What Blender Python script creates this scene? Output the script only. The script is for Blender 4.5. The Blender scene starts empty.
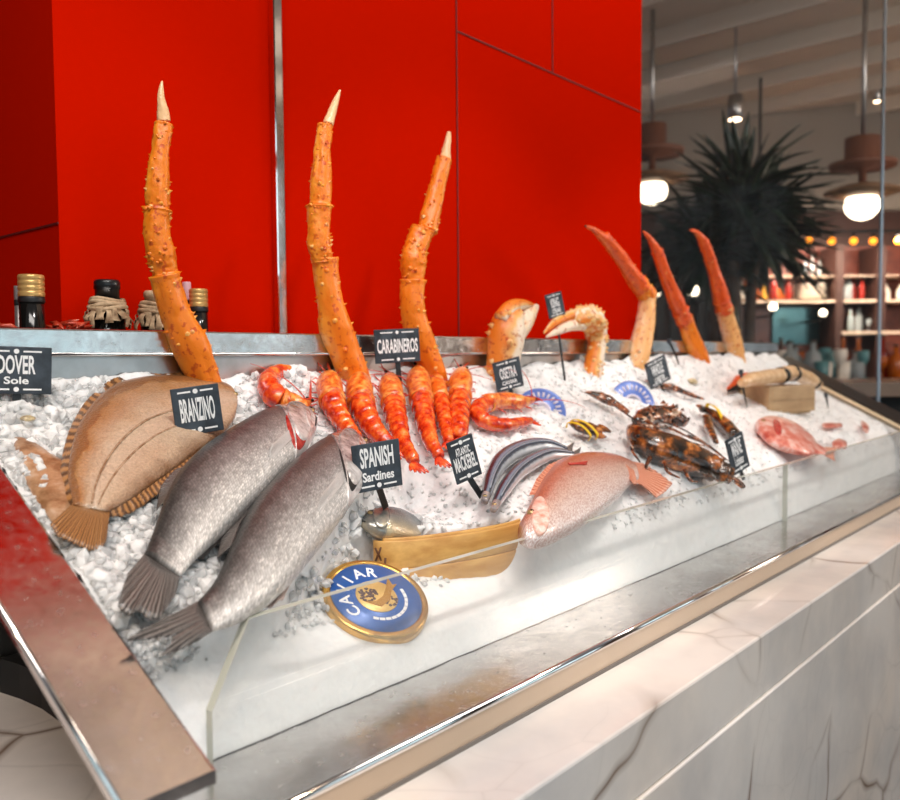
import bpy, math, random
import numpy as np
from mathutils import Vector, Matrix, noise
random.seed(7)
V = Vector
SC = bpy.context.scene
COL = SC.collection
EYE = 1.32                      # eye height over the floor, metres

# ---------------------------------------------------------------- camera
F_PX = 840.0
RM = np.array([[0.65685381, -0.04390974, 0.75273834],
               [-0.75397546, -0.02765159, 0.65632034],
               [-0.00800444, -0.99865275, -0.05126991]])
CAM = V((0, 0, EYE))
def wdir(x, y):
    d = RM @ np.array([x - 450.0, y - 400.0, F_PX])
    return V(d.tolist())
FWD = V(RM[:, 2].tolist())
def depth(p): return (p - CAM).dot(FWD)
cd = bpy.data.cameras.new('camera'); cam = bpy.data.objects.new('camera', cd); COL.objects.link(cam)
cd.sensor_width = 36; cd.lens = F_PX / 900 * 36; cd.clip_start = 0.02; cd.clip_end = 100
mw = Matrix(((RM[0, 0], -RM[0, 1], -RM[0, 2], 0), (RM[1, 0], -RM[1, 1], -RM[1, 2], 0), (RM[2, 0], -RM[2, 1], -RM[2, 2], EYE), (0, 0, 0, 1)))
cam.matrix_world = mw
cd.dof.use_dof = True; cd.dof.focus_distance = 1.02; cd.dof.aperture_fstop = 5.0
SC.camera = cam

# the sloping bed of the display: z = Z0 + T * (y - Y0)
TH = math.radians(27.5); T = math.tan(TH)
Y0, Z0 = 0.6, EYE - 0.234
NB = V((0, -math.sin(TH), math.cos(TH)))
UB = V((1, 0, 0)); VB = V((0, math.cos(TH), math.sin(TH)))
PB = V((0, Y0, Z0))
def bed(x, y, off=0.0):
    d = wdir(x, y); s = (PB + NB * off - CAM).dot(NB) / d.dot(NB)
    return CAM + d * s
def on_y(x, y, Y): d = wdir(x, y); return CAM + d * (Y / d.y)
def on_z(x, y, Z): d = wdir(x, y); return CAM + d * ((Z - EYE) / d.z)
def at(x, y, D): return CAM + wdir(x, y) * (D / F_PX)
def mm(px, p): return px * depth(p) / F_PX

# ---------------------------------------------------------------- materials
def lin(c):
    return tuple(((v / 255) / 12.92 if v / 255 <= .04045 else ((v / 255 + .055) / 1.055) ** 2.4) for v in c) + (1,)
class NT:
    def __init__(s, name):
        s.m = bpy.data.materials.new(name); s.m.use_nodes = True
        s.t = s.m.node_tree; s.b = s.t.nodes['Principled BSDF']; s.out = s.t.nodes['Material Output']
    def n(s, typ, **kw):
        nd = s.t.nodes.new(typ)
        for k, v in kw.items():
            if k.startswith('i_'):
                nd.inputs[k[2:].replace('_', ' ')].default_value = v
            else: setattr(nd, k, v)
        return nd
    def l(s, a, b): s.t.links.new(a, b)
    def ramp(s, fac, stops):
        r = s.n('ShaderNodeValToRGB'); e = r.color_ramp.elements
        while len(e) < len(stops): e.new(.5)
        for k, (p, c) in zip(e, stops): k.position = p; k.color = c if len(c) == 4 else lin(c)
        s.l(fac, r.inputs[0]); return r.outputs[0]
    def mix(s, fac, a, b, mode='MIX'):
        m = s.n('ShaderNodeMix', data_type='RGBA', blend_type=mode)
        for sock, v in ((m.inputs[0], fac), (m.inputs[6], a), (m.inputs[7], b)):
            if isinstance(v, (int, float, tuple)): sock.default_value = v
            else: s.l(v, sock)
        return m.outputs[2]
    def noise(s, scale, detail=4, vec=None, rough=.55):
        n = s.n('ShaderNodeTexNoise'); n.inputs['Scale'].default_value = scale; n.inputs['Detail'].default_value = detail; n.inputs['Roughness'].default_value = rough
        if vec is None: vec = s.obj()
        s.l(vec, n.inputs['Vector']); return n.outputs['Fac']
    def obj(s): return s.n('ShaderNodeTexCoord').outputs['Object']
    def geo(s): return s.n('ShaderNodeNewGeometry').outputs['Position']
    def uv(s): return s.n('ShaderNodeTexCoord').outputs['UV']
    def attr(s, name='tone'): return s.n('ShaderNodeAttribute', attribute_name=name).outputs['Fac']
    def mapv(s, vec, sc):
        m = s.n('ShaderNodeMapping'); m.inputs['Scale'].default_value = sc; s.l(vec, m.inputs['Vector']); return m.outputs[0]
    def voro(s, scale, vec=None, feat='F1', out='Distance', rnd=1.0):
        n = s.n('ShaderNodeTexVoronoi', feature=feat); n.inputs['Randomness'].default_value = rnd; n.inputs['Scale'].default_value = scale
        s.l(vec if vec is not None else s.obj(), n.inputs['Vector']); return n.outputs[out]
    def bump(s, h, st=.3, dist=.002, prev=None):
        b = s.n('ShaderNodeBump'); b.inputs['Strength'].default_value = st; b.inputs['Distance'].default_value = dist
        s.l(h, b.inputs['Height'])
        if prev is not None: s.l(prev, b.inputs['Normal'])
        s.l(b.outputs[0], s.b.inputs['Normal']); return b.outputs[0]
    def col(s, c):
        i = s.b.inputs['Base Color']
        if isinstance(c, tuple): i.default_value = c if len(c) == 4 else lin(c)
        else: s.l(c, i)
    def p(s, **kw):
        for k, v in kw.items():
            i = s.b.inputs[k.replace('_', ' ')]
            if isinstance(v, (int, float, tuple)): i.default_value = v
            else: s.l(v, i)
def plain(name, c, rough=.5, metal=0, var=.12, scale=30, bump=0, **kw):
    k = NT(name); nz = k.noise(scale)
    a = tuple(max(0, v * (1 - var)) for v in lin(c)[:3]) + (1,); b = tuple(min(1, v * (1 + var)) for v in lin(c)[:3]) + (1,)
    k.col(k.mix(nz, a, b)); k.p(Roughness=rough, Metallic=metal, **kw)
    if bump: k.bump(nz, bump, .002)
    return k.m
def emit(name, c, st):
    k = NT(name); k.col(c); k.p(Emission_Color=lin(c), Emission_Strength=st); return k.m

def red_lacquer(name, c):
    k = NT(name); nz = k.noise(1.6, 2); a = lin(c)
    k.col(k.mix(nz, tuple(v * .93 for v in a[:3]) + (1,), a)); k.p(Roughness=.5, Coat_Weight=.0, Specular_IOR_Level=.0)
    k.bump(k.noise(600, 2), .04, .0005); return k.m
def steel(name, base=.62, rough=.2, stains=.35, scale=9):
    k = NT(name); g = k.geo()
    n1 = k.noise(scale, 6, g); n2 = k.noise(scale * 7, 4, g)
    c = k.ramp(n1, [(.35, (base * .78, base * .75, base * .73, 1)), (.65, (base, base * .98, base * .97, 1))])
    k.col(c); k.p(Metallic=1.0)
    mx = k.n('ShaderNodeMath', operation='MULTIPLY_ADD'); k.l(n2, mx.inputs[0]); mx.inputs[1].default_value = stains; mx.inputs[2].default_value = rough - stains * .35
    k.l(mx.outputs[0], k.b.inputs['Roughness']); k.bump(n1, .06, .004); return k.m
def marble(name):
    k = NT(name); g = k.geo()
    w = k.n('ShaderNodeTexNoise'); w.inputs['Scale'].default_value = 1.5; w.inputs['Detail'].default_value = 4; w.inputs['Roughness'].default_value = .45; k.l(g, w.inputs['Vector'])
    ad = k.n('ShaderNodeVectorMath', operation='MULTIPLY_ADD'); k.l(w.outputs['Color'], ad.inputs[0]); ad.inputs[1].default_value = (.55, .55, .55); k.l(g, ad.inputs[2])
    v1 = k.voro(3.4, ad.outputs[0], 'DISTANCE_TO_EDGE'); v2 = k.voro(7.5, ad.outputs[0], 'DISTANCE_TO_EDGE')
    cl = k.noise(5, 5, g); gate = k.noise(3.1, 2, g)
    base = k.ramp(cl, [(.3, (206, 204, 204)), (.62, (236, 230, 225))])
    warm = k.ramp(k.noise(2.3, 3, g), [(.4, (1, 1, 1, 1)), (.75, (1, .93, .86, 1))])
    base = k.mix(1.0, base, warm, 'MULTIPLY')
    f1 = k.ramp(v1, [(0, (1, 1, 1, 1)), (.012, (.45, .45, .45, 1)), (.035, (0, 0, 0, 1))])
    gr = k.ramp(gate, [(.43, (0, 0, 0, 1)), (.6, (1, 1, 1, 1))])
    f2 = k.ramp(v2, [(0, (.4, .4, .4, 1)), (.01, (.12, .12, .12, 1)), (.05, (0, 0, 0, 1))]); f2 = k.mix(1.0, f2, k.ramp(k.noise(1.7, 2, g), [(.42, (0, 0, 0, 1)), (.62, (1, 1, 1, 1))]), 'MULTIPLY')
    f1g = k.mix(1.0, f1, gr, 'MULTIPLY')
    b = k.mix(f2, base, lin((165, 160, 158)))
    b = k.mix(f1g, b, lin((120, 98, 82)))
    k.col(b); k.p(Roughness=.22, Coat_Weight=.2); return k.m
def glass(name, tint=(1, 1, 1, 1), milky=.05, r0=.03, r1=.6):
    k = NT(name); t = k.t
    tr = k.n('ShaderNodeBsdfTransparent'); tr.inputs[0].default_value = tint
    gl = k.n('ShaderNodeBsdfGlossy'); gl.inputs['Roughness'].default_value = .03
    lw = k.n('ShaderNodeLayerWeight'); lw.inputs['Blend'].default_value = .5
    pw = k.n('ShaderNodeMath', operation='POWER'); k.l(lw.outputs['Facing'], pw.inputs[0]); pw.inputs[1].default_value = 5
    fr = k.n('ShaderNodeMath', operation='MULTIPLY_ADD'); k.l(pw.outputs[0], fr.inputs[0]); fr.inputs[1].default_value = r1; fr.inputs[2].default_value = r0
    df = k.n('ShaderNodeBsdfDiffuse'); df.inputs[0].default_value = (.9, .9, .92, 1)
    m1 = k.n('ShaderNodeMixShader'); m2 = k.n('ShaderNodeMixShader'); 
    k.l(fr.outputs[0], m1.inputs[0]); k.l(tr.outputs[0], m1.inputs[1]); k.l(gl.outputs[0], m1.inputs[2])
    nz = k.noise(14, 5, k.geo()); mu = k.n('ShaderNodeMath', operation='MULTIPLY'); k.l(nz, mu.inputs[0]); mu.inputs[1].default_value = milky * 2
    k.l(mu.outputs[0], m2.inputs[0]); k.l(m1.outputs[0], m2.inputs[1]); k.l(df.outputs[0], m2.inputs[2])
    k.l(m2.outputs[0], k.out.inputs[0]); return k.m
def ice_mat():
    k = NT('crushed_ice'); g = k.geo()
    n = k.noise(55, 5, g); n2 = k.noise(240, 4, g); v = k.voro(130, g)
    k.col(k.ramp(n, [(.3, (246, 245, 245)), (.6, (254, 253, 252))]))
    k.p(Roughness=.42, IOR=1.31, Subsurface_Weight=.7, Subsurface_Scale=.02, Subsurface_Radius=(1.0, .95, .95), Specular_IOR_Level=.6)
    b = k.bump(v, .3, .003); k.bump(n2, .3, .002, b); return k.m
def clear_ice():
    k = NT('clear_ice'); k.col((250, 250, 250)); n = k.noise(160, 4, k.geo())
    k.p(Roughness=.2, IOR=1.31, Transmission_Weight=.42, Subsurface_Weight=.5, Subsurface_Scale=.012, Subsurface_Radius=(1.0, .96, .95)); k.bump(n, .4, .002); return k.m

def fish_silver():
    k = NT('sea_bass_skin'); t = k.attr(); uv = k.uv()
    nz = k.noise(60, 4); ad = k.n('ShaderNodeMath', operation='MULTIPLY_ADD'); k.l(nz, ad.inputs[0]); ad.inputs[1].default_value = .3; k.l(t, ad.inputs[2])
    c = k.ramp(ad.outputs[0], [(.26, (240, 236, 233)), (.44, (198, 195, 193)), (.64, (140, 138, 137)), (.88, (84, 83, 82)), (1.0, (66, 65, 64))])
    sv = k.mapv(uv, (250, 330, 1)); cell = k.voro(1.0, sv, 'F1', 'Color', .45); dist = k.voro(1.0, sv, rnd=.45)
    sep = k.n('ShaderNodeSeparateColor'); k.l(cell, sep.inputs[0])
    spark = k.ramp(sep.outputs[0], [(0, (.72, .71, .70, 1)), (.7, (1, 1, 1, 1)), (1, (1.35, 1.33, 1.3, 1))])
    c = k.mix(.8, c, spark, 'MULTIPLY')
    ed = k.ramp(dist, [(.22, (1.05, 1.05, 1.05, 1)), (.62, (.52, .51, .50, 1))]); c = k.mix(.75, c, ed, 'MULTIPLY')
    k.col(c); k.p(Metallic=.12, Roughness=.36, Coat_Weight=.22, Coat_Roughness=.18)
    b = k.bump(dist, .4, .0011); k.bump(nz, .08, .002, b); return k.m
def fish_pale(name, dorsal, mid, belly, metal=.25, scale=300, spots=None, edge=.7, thr=(.25, .75)):
    k = NT(name); t = k.attr(); uv = k.uv(); nz = k.noise(70, 4)
    ad = k.n('ShaderNodeMath', operation='MULTIPLY_ADD'); k.l(nz, ad.inputs[0]); ad.inputs[1].default_value = .25; k.l(t, ad.inputs[2])
    c = k.ramp(ad.outputs[0], [(.15, belly), (.55, mid), (.95, dorsal)])
    dist = k.voro(1.0, k.mapv(uv, (scale, scale, 1)), rnd=.5)
    e = spots if spots else (.68, .64, .62, 1)
    ed = k.ramp(dist, [(thr[0], (1, 1, 1, 1)), (thr[1], e)]); c = k.mix(edge, c, ed, 'MULTIPLY')
    k.col(c); k.p(Metallic=metal, Roughness=.3, Coat_Weight=.5, Coat_Roughness=.12); k.bump(dist, .4, .0015); return k.m
def mottled(name, stops, scale=60, rough=.35, bump=.4, coat=.3, tone=.0, vs=0, **kw):
    k = NT(name); g = k.geo(); nz = k.noise(scale, 6, g, .65); f = nz
    if tone:
        ad = k.n('ShaderNodeMath', operation='MULTIPLY_ADD'); k.l(k.attr(), ad.inputs[0]); ad.inputs[1].default_value = tone; k.l(nz, ad.inputs[2]); f = ad.outputs[0]
    k.col(k.ramp(f, stops)); k.p(Roughness=rough, Coat_Weight=coat, Coat_Roughness=.15, **kw)
    b = k.bump(k.noise(scale * 4, 4, g), bump, .0015)
    if vs: k.bump(k.voro(vs, g), bump, .002, b)
    return k.m
def fin_mat(name, a, b, alpha=1.0):
    k = NT(name); w = k.n('ShaderNodeTexWave', wave_type='BANDS', bands_direction='X'); w.inputs['Scale'].default_value = 9; w.inputs['Distortion'].default_value = 2.5; w.inputs['Detail'].default_value = 3
    k.l(k.uv(), w.inputs['Vector']); k.col(k.ramp(w.outputs['Fac'], [(.2, a), (.8, b)])); k.p(Roughness=.35, Coat_Weight=.4); k.bump(w.outputs['Fac'], .5, .001); return k.m
def wood(name, a, b, scale=1.0, rough=.45):
    k = NT(name); g = k.mapv(k.obj(), (6 * scale, 60 * scale, 60 * scale)); nz = k.noise(1, 6, g)
    k.col(k.ramp(nz, [(.3, a), (.7, b)])); k.p(Roughness=rough); k.bump(nz, .15, .001); return k.m
def slate():
    k = NT('slate'); n = k.noise(45, 5); n2 = k.noise(9, 3)
    c = k.ramp(n, [(.35, (34, 41, 49)), (.7, (66, 76, 86))]); k.col(c); k.p(Roughness=.55); k.bump(n, .2, .0008); return k.m

M = dict(
 red=red_lacquer('red_lacquer', (190, 19, 0)), seam=plain('dark_seam', (95, 4, 2), .6),
 chrome=steel('polished_chrome', .8, .08, .05), steel=steel('brushed_steel', .68, .16, .36, 14), steel_dull=steel('dull_steel', .55, .3, .2, 20),
 marble=marble('white_marble'), glass=glass('clear_glass', (.985, .99, .985, 1), .07), glass_edge=plain('glass_edge', (186, 188, 176), .15, 0, .1, 30),
 screen=glass('screen_glass', (.95, .955, .96, 1), .008, .003, .15),
 ice=ice_mat(), clear=clear_ice(), bass=fish_silver(),
 slate=slate(), chalk=plain('chalk_white', (236, 236, 236), .8), black=plain('black_plastic', (24, 24, 26), .4),
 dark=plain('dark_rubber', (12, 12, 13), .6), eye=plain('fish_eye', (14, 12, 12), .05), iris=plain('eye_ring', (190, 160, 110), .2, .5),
 gold=plain('gold_metal', (214, 170, 92), .25, .85, .15, 60), cream=plain('cream_flesh', (232, 205, 168), .35, 0, .15, 40),
)

# ---------------------------------------------------------------- object helpers
def tag(o, label=None, cat=None, group=None, kind=None):
    if label: o['label'] = label
    if cat: o['category'] = cat
    if group: o['group'] = group
    if kind: o['kind'] = kind
    return o
def thing(name, label, cat, loc=(0, 0, 0), group=None):
    o = bpy.data.objects.new(name, None); COL.objects.link(o); o.location = loc; o.empty_display_size = .02
    return tag(o, label, cat, group)
class MB:
    def __init__(s): s.v = []; s.f = []; s.t = []; s.uv = {}; s.mi = []
    def add(s, vs, fs, tone=None, uv=None, mi=0):
        b = len(s.v); s.v.extend([V(x) for x in vs]); s.f.extend([[i + b for i in f] for f in fs]); s.mi.extend([mi] * len(fs))
        s.t.extend(tone if tone is not None else [0.5] * len(vs))
        if uv is not None:
            for i, q in enumerate(uv): s.uv[b + i] = q
        return s
    def build(s, name, mat, parent=None, smooth=True, origin=None):
        me = bpy.data.meshes.new(name)
        o = bpy.data.objects.new(name, me); COL.objects.link(o)
        org = V((0, 0, 0))
        if parent is not None:
            o.parent = parent; q = parent
            while q is not None: org = org + q.location; q = q.parent
        elif origin is not None: o.location = origin; org = V(origin)
        me.from_pydata([tuple(x - org) for x in s.v], [], s.f)
        mats = mat if isinstance(mat, (list, tuple)) else [mat]
        for m_ in mats: me.materials.append(m_)
        if len(mats) > 1: me.polygons.foreach_set('material_index', s.mi)
        a = me.attributes.new('tone', 'FLOAT', 'POINT'); a.data.foreach_set('value', s.t)
        if s.uv:
            l = me.uv_layers.new(name='UVMap')
            l.data.foreach_set('uv', [c for lp in me.loops for c in s.uv.get(lp.vertex_index, (0, 0))])
        me.polygons.foreach_set('use_smooth', [smooth] * len(me.polygons))
        me.update(); return o
    def box(s, c, h, rot=None, mi=0, bev=0):
        c = V(c); R_ = rot if rot is not None else Matrix.Identity(3); hx, hy, hz = h
        if bev <= 0:
            vs = [c + R_ @ V((x * hx, y * hy, z * hz)) for x in (-1, 1) for y in (-1, 1) for z in (-1, 1)]
            return s.add(vs, [(0, 1, 3, 2), (4, 6, 7, 5), (0, 4, 5, 1), (2, 3, 7, 6), (0, 2, 6, 4), (1, 5, 7, 3)], mi=mi)
        import bmesh
        bm = bmesh.new(); bmesh.ops.create_cube(bm, size=2)
        for v_ in bm.verts: v_.co = V((v_.co.x * hx, v_.co.y * hy, v_.co.z * hz))
        bmesh.ops.bevel(bm, geom=list(bm.edges), offset=bev, segments=2, affect='EDGES', profile=.5)
        bm.verts.index_update(); vs = [c + R_ @ v_.co for v_ in bm.verts]; fs = [[v_.index for v_ in f.verts] for f in bm.faces]; bm.free()
        return s.add(vs, fs, mi=mi)
    def tube(s, pts, rad, n=12, ref=None, tone=None, cap=True, shape=None, mi=0, flat=1.0, uv=False):
        pts = [V(p) for p in pts]; vs = []; tn = []; uvs = []; fs = []; k = len(pts); arc = 0
        up = V(ref) if ref is not None else V((0, 0, 1)); last = None
        for i in range(k):
            d = (pts[min(i + 1, k - 1)] - pts[max(i - 1, 0)])
            if d.length < 1e-9: d = V((0, 0, 1))
            d.normalize(); side = d.cross(up if last is None or ref is not None else last)
            if side.length < 1e-4: side = d.cross(V((.31, .77, .2)))
            side.normalize(); nn = side.cross(d).normalized(); last = nn
            if i: arc += (pts[i] - pts[i - 1]).length
            for j in range(n):
                a = 2 * math.pi * j / n; r = rad[i] * (shape(i / (k - 1), a) if shape else 1)
                vs.append(pts[i] + side * (math.cos(a) * r) + nn * (math.sin(a) * r * flat))
                tn.append(tone(i / (k - 1), a) if tone else .5 + .5 * math.sin(a)); uvs.append((arc, a * rad[i]))
        for i in range(k - 1):
            for j in range(n):
                q = (j + 1) % n; fs.append((i * n + j, i * n + q, (i + 1) * n + q, (i + 1) * n + j))
        if cap: fs.append(list(range(n))[::-1]); fs.append([(k - 1) * n + j for j in range(n)])
        return s.add(vs, fs, tn, uvs if uv else None, mi)
    def cone(s, base, tip, r, n=6, mi=0, tone=.5):
        d = (V(tip) - V(base)).normalized(); a = d.orthogonal().normalized(); b = d.cross(a)
        vs = [V(base) + a * (math.cos(2 * math.pi * j / n) * r) + b * (math.sin(2 * math.pi * j / n) * r) for j in range(n)] + [V(tip)]
        return s.add(vs, [(j, (j + 1) % n, n) for j in range(n)], [tone] * (n + 1), mi=mi)
    def ball(s, c, r, n=10, axis=None, squash=1.0, mi=0):
        c = V(c); vs = []; fs = []; ax = V(axis).normalized() if axis is not None else V((0, 0, 1)); a = ax.orthogonal().normalized(); b = ax.cross(a); m_ = n // 2
        for i in range(m_ + 1):
            t = math.pi * i / m_
            for j in range(n):
                q = 2 * math.pi * j / n; vs.append(c + (a * math.cos(q) + b * math.sin(q)) * (math.sin(t) * r) + ax * (math.cos(t) * r * squash))
        for i in range(m_):
            for j in range(n): fs.append((i * n + j, i * n + (j + 1) % n, (i + 1) * n + (j + 1) % n, (i + 1) * n + j))
        return s.add(vs, fs, mi=mi)
    def lathe(s, c, prof, n=24, ax=None, mi=0, tone=None):
        ax = V(ax).normalized() if ax is not None else V((0, 0, 1)); a = ax.orthogonal().normalized(); b = ax.cross(a); c = V(c); vs = []; fs = []
        for (r, z) in prof:
            for j in range(n):
                q = 2 * math.pi * j / n; vs.append(c + (a * math.cos(q) + b * math.sin(q)) * max(r, 1e-5) + ax * z)
        for i in range(len(prof) - 1):
            for j in range(n): fs.append((i * n + j, i * n + (j + 1) % n, (i + 1) * n + (j + 1) % n, (i + 1) * n + j))
        fs.append(list(range(n))[::-1]); fs.append([(len(prof) - 1) * n + j for j in range(n)])
        return s.add(vs, fs, mi=mi)
    def shell(s, grid, nrm, th, tone=None, mi=0):
        """a grid of points (rows of equal length) given a thickness; uv runs 0..1 over it"""
        R_, C_ = len(grid), len(grid[0]); vs = []; uv = []; fs = []
        for lay in (0, 1):
            for i in range(R_):
                for j in range(C_):
                    nn = nrm(i, j) if callable(nrm) else nrm
                    vs.append(V(grid[i][j]) - V(nn) * (th * lay)); uv.append((j / max(1, C_ - 1), i / max(1, R_ - 1)))
        o = R_ * C_
        for i in range(R_ - 1):
            for j in range(C_ - 1):
                a, b, c, d = i * C_ + j, i * C_ + j + 1, (i + 1) * C_ + j + 1, (i + 1) * C_ + j
                fs.append((a, b, c, d)); fs.append((o + d, o + c, o + b, o + a))
        rim = [(0, j) for j in range(C_)] + [(i, C_ - 1) for i in range(1, R_)] + [(R_ - 1, j) for j in range(C_ - 2, -1, -1)] + [(i, 0) for i in range(R_ - 2, 0, -1)]
        for q in range(len(rim)):
            a = rim[q][0] * C_ + rim[q][1]; b2 = rim[(q + 1) % len(rim)]; b = b2[0] * C_ + b2[1]; fs.append((b, a, o + a, o + b))
        return s.add(vs, fs, [tone if tone is not None else .5] * len(vs), uv, mi)

def cr(p, t):
    """Catmull-Rom through a list of tuples, t in 0..1"""
    n = len(p) - 1; x = min(max(t, 0), 1) * n; i = min(int(x), n - 1); f = x - i
    g = lambda k: np.array(p[min(max(k, 0), n)], float)
    a, b, c, d = g(i - 1), g(i), g(i + 1), g(i + 2)
    return .5 * ((2 * b) + (-a + c) * f + (2 * a - 5 * b + 4 * c - d) * f * f + (-a + 3 * b - 3 * c + d) * f ** 3)
def lerp_poly(p, t):
    L = [0]
    for a, b in zip(p, p[1:]): L.append(L[-1] + (V(b) - V(a)).length)
    x = t * L[-1]
    for i in range(len(p) - 1):
        if x <= L[i + 1] or i == len(p) - 2:
            return V(p[i]).lerp(V(p[i + 1]), (x - L[i]) / max(1e-9, L[i + 1] - L[i]))

FOOT = []                        # outlines on the bed (world x, y) where no loose ice lies
def footprint(px): FOOT.append([tuple(bed(*q)[:2]) for q in px])
def inside(pt, poly):
    x, y = pt; r = False; j = len(poly) - 1
    for i in range(len(poly)):
        (xi, yi), (xj, yj) = poly[i], poly[j]
        if (yi > y) != (yj > y) and x < (xj - xi) * (y - yi) / (yj - yi + 1e-12) + xi: r = not r
        j = i
    return r

# ================================================================ THE SETTING
def struct(mb, name, mat, smooth=False):
    o = mb.build(name, mat, smooth=smooth); o['kind'] = 'structure'; return o
def abox(x0, x1, y0, y1, z0, z1, mb=None, bev=0):
    mb = mb or MB(); return mb.box(((x0 + x1) / 2, (y0 + y1) / 2, (z0 + z1) / 2), ((x1 - x0) / 2, (y1 - y0) / 2, (z1 - z0) / 2), bev=bev)
dark_wood = wood('dark_floor_wood', (44, 30, 24), (70, 50, 38), .2, .35)
struct(abox(-6, 13, -6, 12, -.06, 0), 'floor', dark_wood)
RW_Y = 1.14                      # red wall behind the display
xl = on_y(58, 200, RW_Y).x; xr = on_y(641, 200, RW_Y).x
RTOP = EYE + 1.12
struct(abox(xl, xr, RW_Y, RW_Y + 1.6, 0, RTOP), 'wall_back', M['red'])
struct(abox(xl - 3.2, xr - .02, RW_Y + .02, RW_Y + 1.6, RTOP + .24, 4.4), 'wall_over', plain('warm_plaster', (196, 168, 150), .8, 0, .06, 1))
struct(abox(xl - 3.2, xr - .01, RW_Y + .01, RW_Y + 1.6, RTOP + .001, RTOP + .239), 'trim_9', plain('maroon_shade', (70, 16, 12), .5))  # maroon stands in for the unlit strip above the red wall
def trim(n, mb, mat): struct(mb, 'trim_%d' % n, mat)
def panel_gap(n, px0, px1, vertical):
    a = on_y(*px0, RW_Y - .0008); b = on_y(*px1, RW_Y - .0008); w_ = .0011
    m = MB()
    if vertical: m.box(((a.x + b.x) / 2, RW_Y - .0012, (a.z + b.z) / 2), (w_, .0010, abs(a.z - b.z) / 2))
    else: m.box(((a.x + b.x) / 2, RW_Y - .0012, (a.z + b.z) / 2), (abs(a.x - b.x) / 2, .0010, w_))
    trim(n, m, M['seam'])
hx = on_y(456, 31, RW_Y); hz = hx.z
xv = hx.x
m = MB(); m.box((xv, RW_Y - .0012, RTOP / 2 + .5), (.0012, .001, RTOP / 2 - .5)); trim(1, m, M['seam'])
m = MB(); m.box(((xv + xr) / 2, RW_Y - .0012, hz), ((xr - xv) / 2, .001, .0014)); trim(2, m, M['seam'])
xv2 = on_y(552, 40, RW_Y).x
m = MB(); m.box((xv2, RW_Y - .0012, (hz + RTOP) / 2), (.0012, .001, (RTOP - hz) / 2)); trim(3, m, M['seam'])
# chrome upright between the red panels
xp = on_y(279, 200, RW_Y - .01).x
m = MB(); m.box((xp, RW_Y - .008, RTOP / 2 + .5), (.0095, .0075, RTOP / 2 - .5), bev=.003); trim(4, m, M['chrome'])
# seam on the end face of the red wall
zq = on_y(58, 223, RW_Y).z
m = MB(); m.box((xl - .0006, RW_Y + .8, zq), (.0008, .8, .0014)); trim(5, m, M['seam'])
# far red wall continuing to the left of the recess
struct(abox(xl - 3.2, xl + .2, RW_Y + 1.62, RW_Y + 1.75, 0, RTOP), 'wall_rear', M['red'])

# ================================================================ MARBLE COUNTER
ZC = EYE - .3684                 # marble top
YE = .5005                       # front edge of the steel tray
M['sealant'] = plain('grey_sealant', (120, 112, 106), .6)
mc = thing('marble_counter', 'white veined marble counter carrying the iced seafood display', 'counter', (1.6, .75, 0))
m = MB(); abox(-.9, 2.95, .4066, 1.10, ZC - .083, ZC, m, bev=.003); m.build('countertop', M['marble'], mc, False)
m = MB(); abox(-.9, 2.95, .4035, 1.08, 0, ZC - .0835, m, bev=.002); m.build('front_panel', M['marble'], mc, False)
m = MB(); abox(.30, 2.94, YE - .0015, YE + .004, ZC, EYE - .338, m); m.build('upstand', plain('marble_warm_shade', (196, 172, 148), .3, 0, .10, 9), mc, False)  # marble upstand, its shade and warm reflection put into the colour
m = MB(); abox(.30, 2.94, YE - .0035, YE - .0012, ZC, ZC + .0042, m); m.build('sealant_line', M['sealant'], mc, False)

# ================================================================ DISPLAY CASE
XL, XR = .3225, 2.69
case = thing('seafood_display_case', 'stainless steel sloping ice display case with low glass front', 'display case', (1.5, .75, ZC))
def zb(y): return Z0 + T * (y - Y0)
YB = .99
# sloping side plates
def side_plate(x0, x1, name, lift, mat, depth_=.010):
    y0, y1 = YE, YB + .02; n = 14; b = .0025; vs = []; fs = []
    cross = [(x0, -depth_), (x0, -b / 2), (x0 + b, 0), (x1 - b, 0), (x1, -b / 2), (x1, -depth_)]; c = len(cross)
    for i in range(n + 1):
        y = y0 + (y1 - y0) * i / n
        for (x, q) in cross: vs.append((x, y, zb(y) + lift + q))
    for i in range(n):
        for j in range(c): fs.append((i * c + j, i * c + (j + 1) % c, (i + 1) * c + (j + 1) % c, (i + 1) * c + j))
    fs.append(list(range(c))[::-1]); fs.append([n * c + j for j in range(c)])
    m = MB(); m.add(vs, fs); return m.build(name, mat, case, False)
def skew(x0, x1, y0, y1, top, bot, name, mat):
    m = MB(); vs = [(x, y, zb(y) + q) for x in (x0, x1) for y in (y0, y1) for q in (top, bot)]
    m.add(vs, [(0, 1, 3, 2), (4, 6, 7, 5), (0, 4, 5, 1), (2, 3, 7, 6), (0, 2, 6, 4), (1, 5, 7, 3)]); return m.build(name, mat, case, False)
sp = side_plate(.253, XL, 'side_panel', 0, M['steel'])
m = MB(); m.tube([(.253, YE, zb(YE) + .001), (.253, YB + .02, zb(YB + .02) + .001)], [.0026, .0026], 8); m.build('edge_strip', M['chrome'], sp)
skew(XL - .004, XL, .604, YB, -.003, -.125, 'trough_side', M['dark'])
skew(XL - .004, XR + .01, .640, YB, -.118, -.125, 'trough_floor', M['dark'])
m = MB(); cv = [(.36, .982), (.367, .945), (.371, .90), (.369, .856), (.360, .797), (.345, .735), (.328, .68), (.325, .625), (.325, .61), (2.6, .61), (2.6, .985)]
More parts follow.
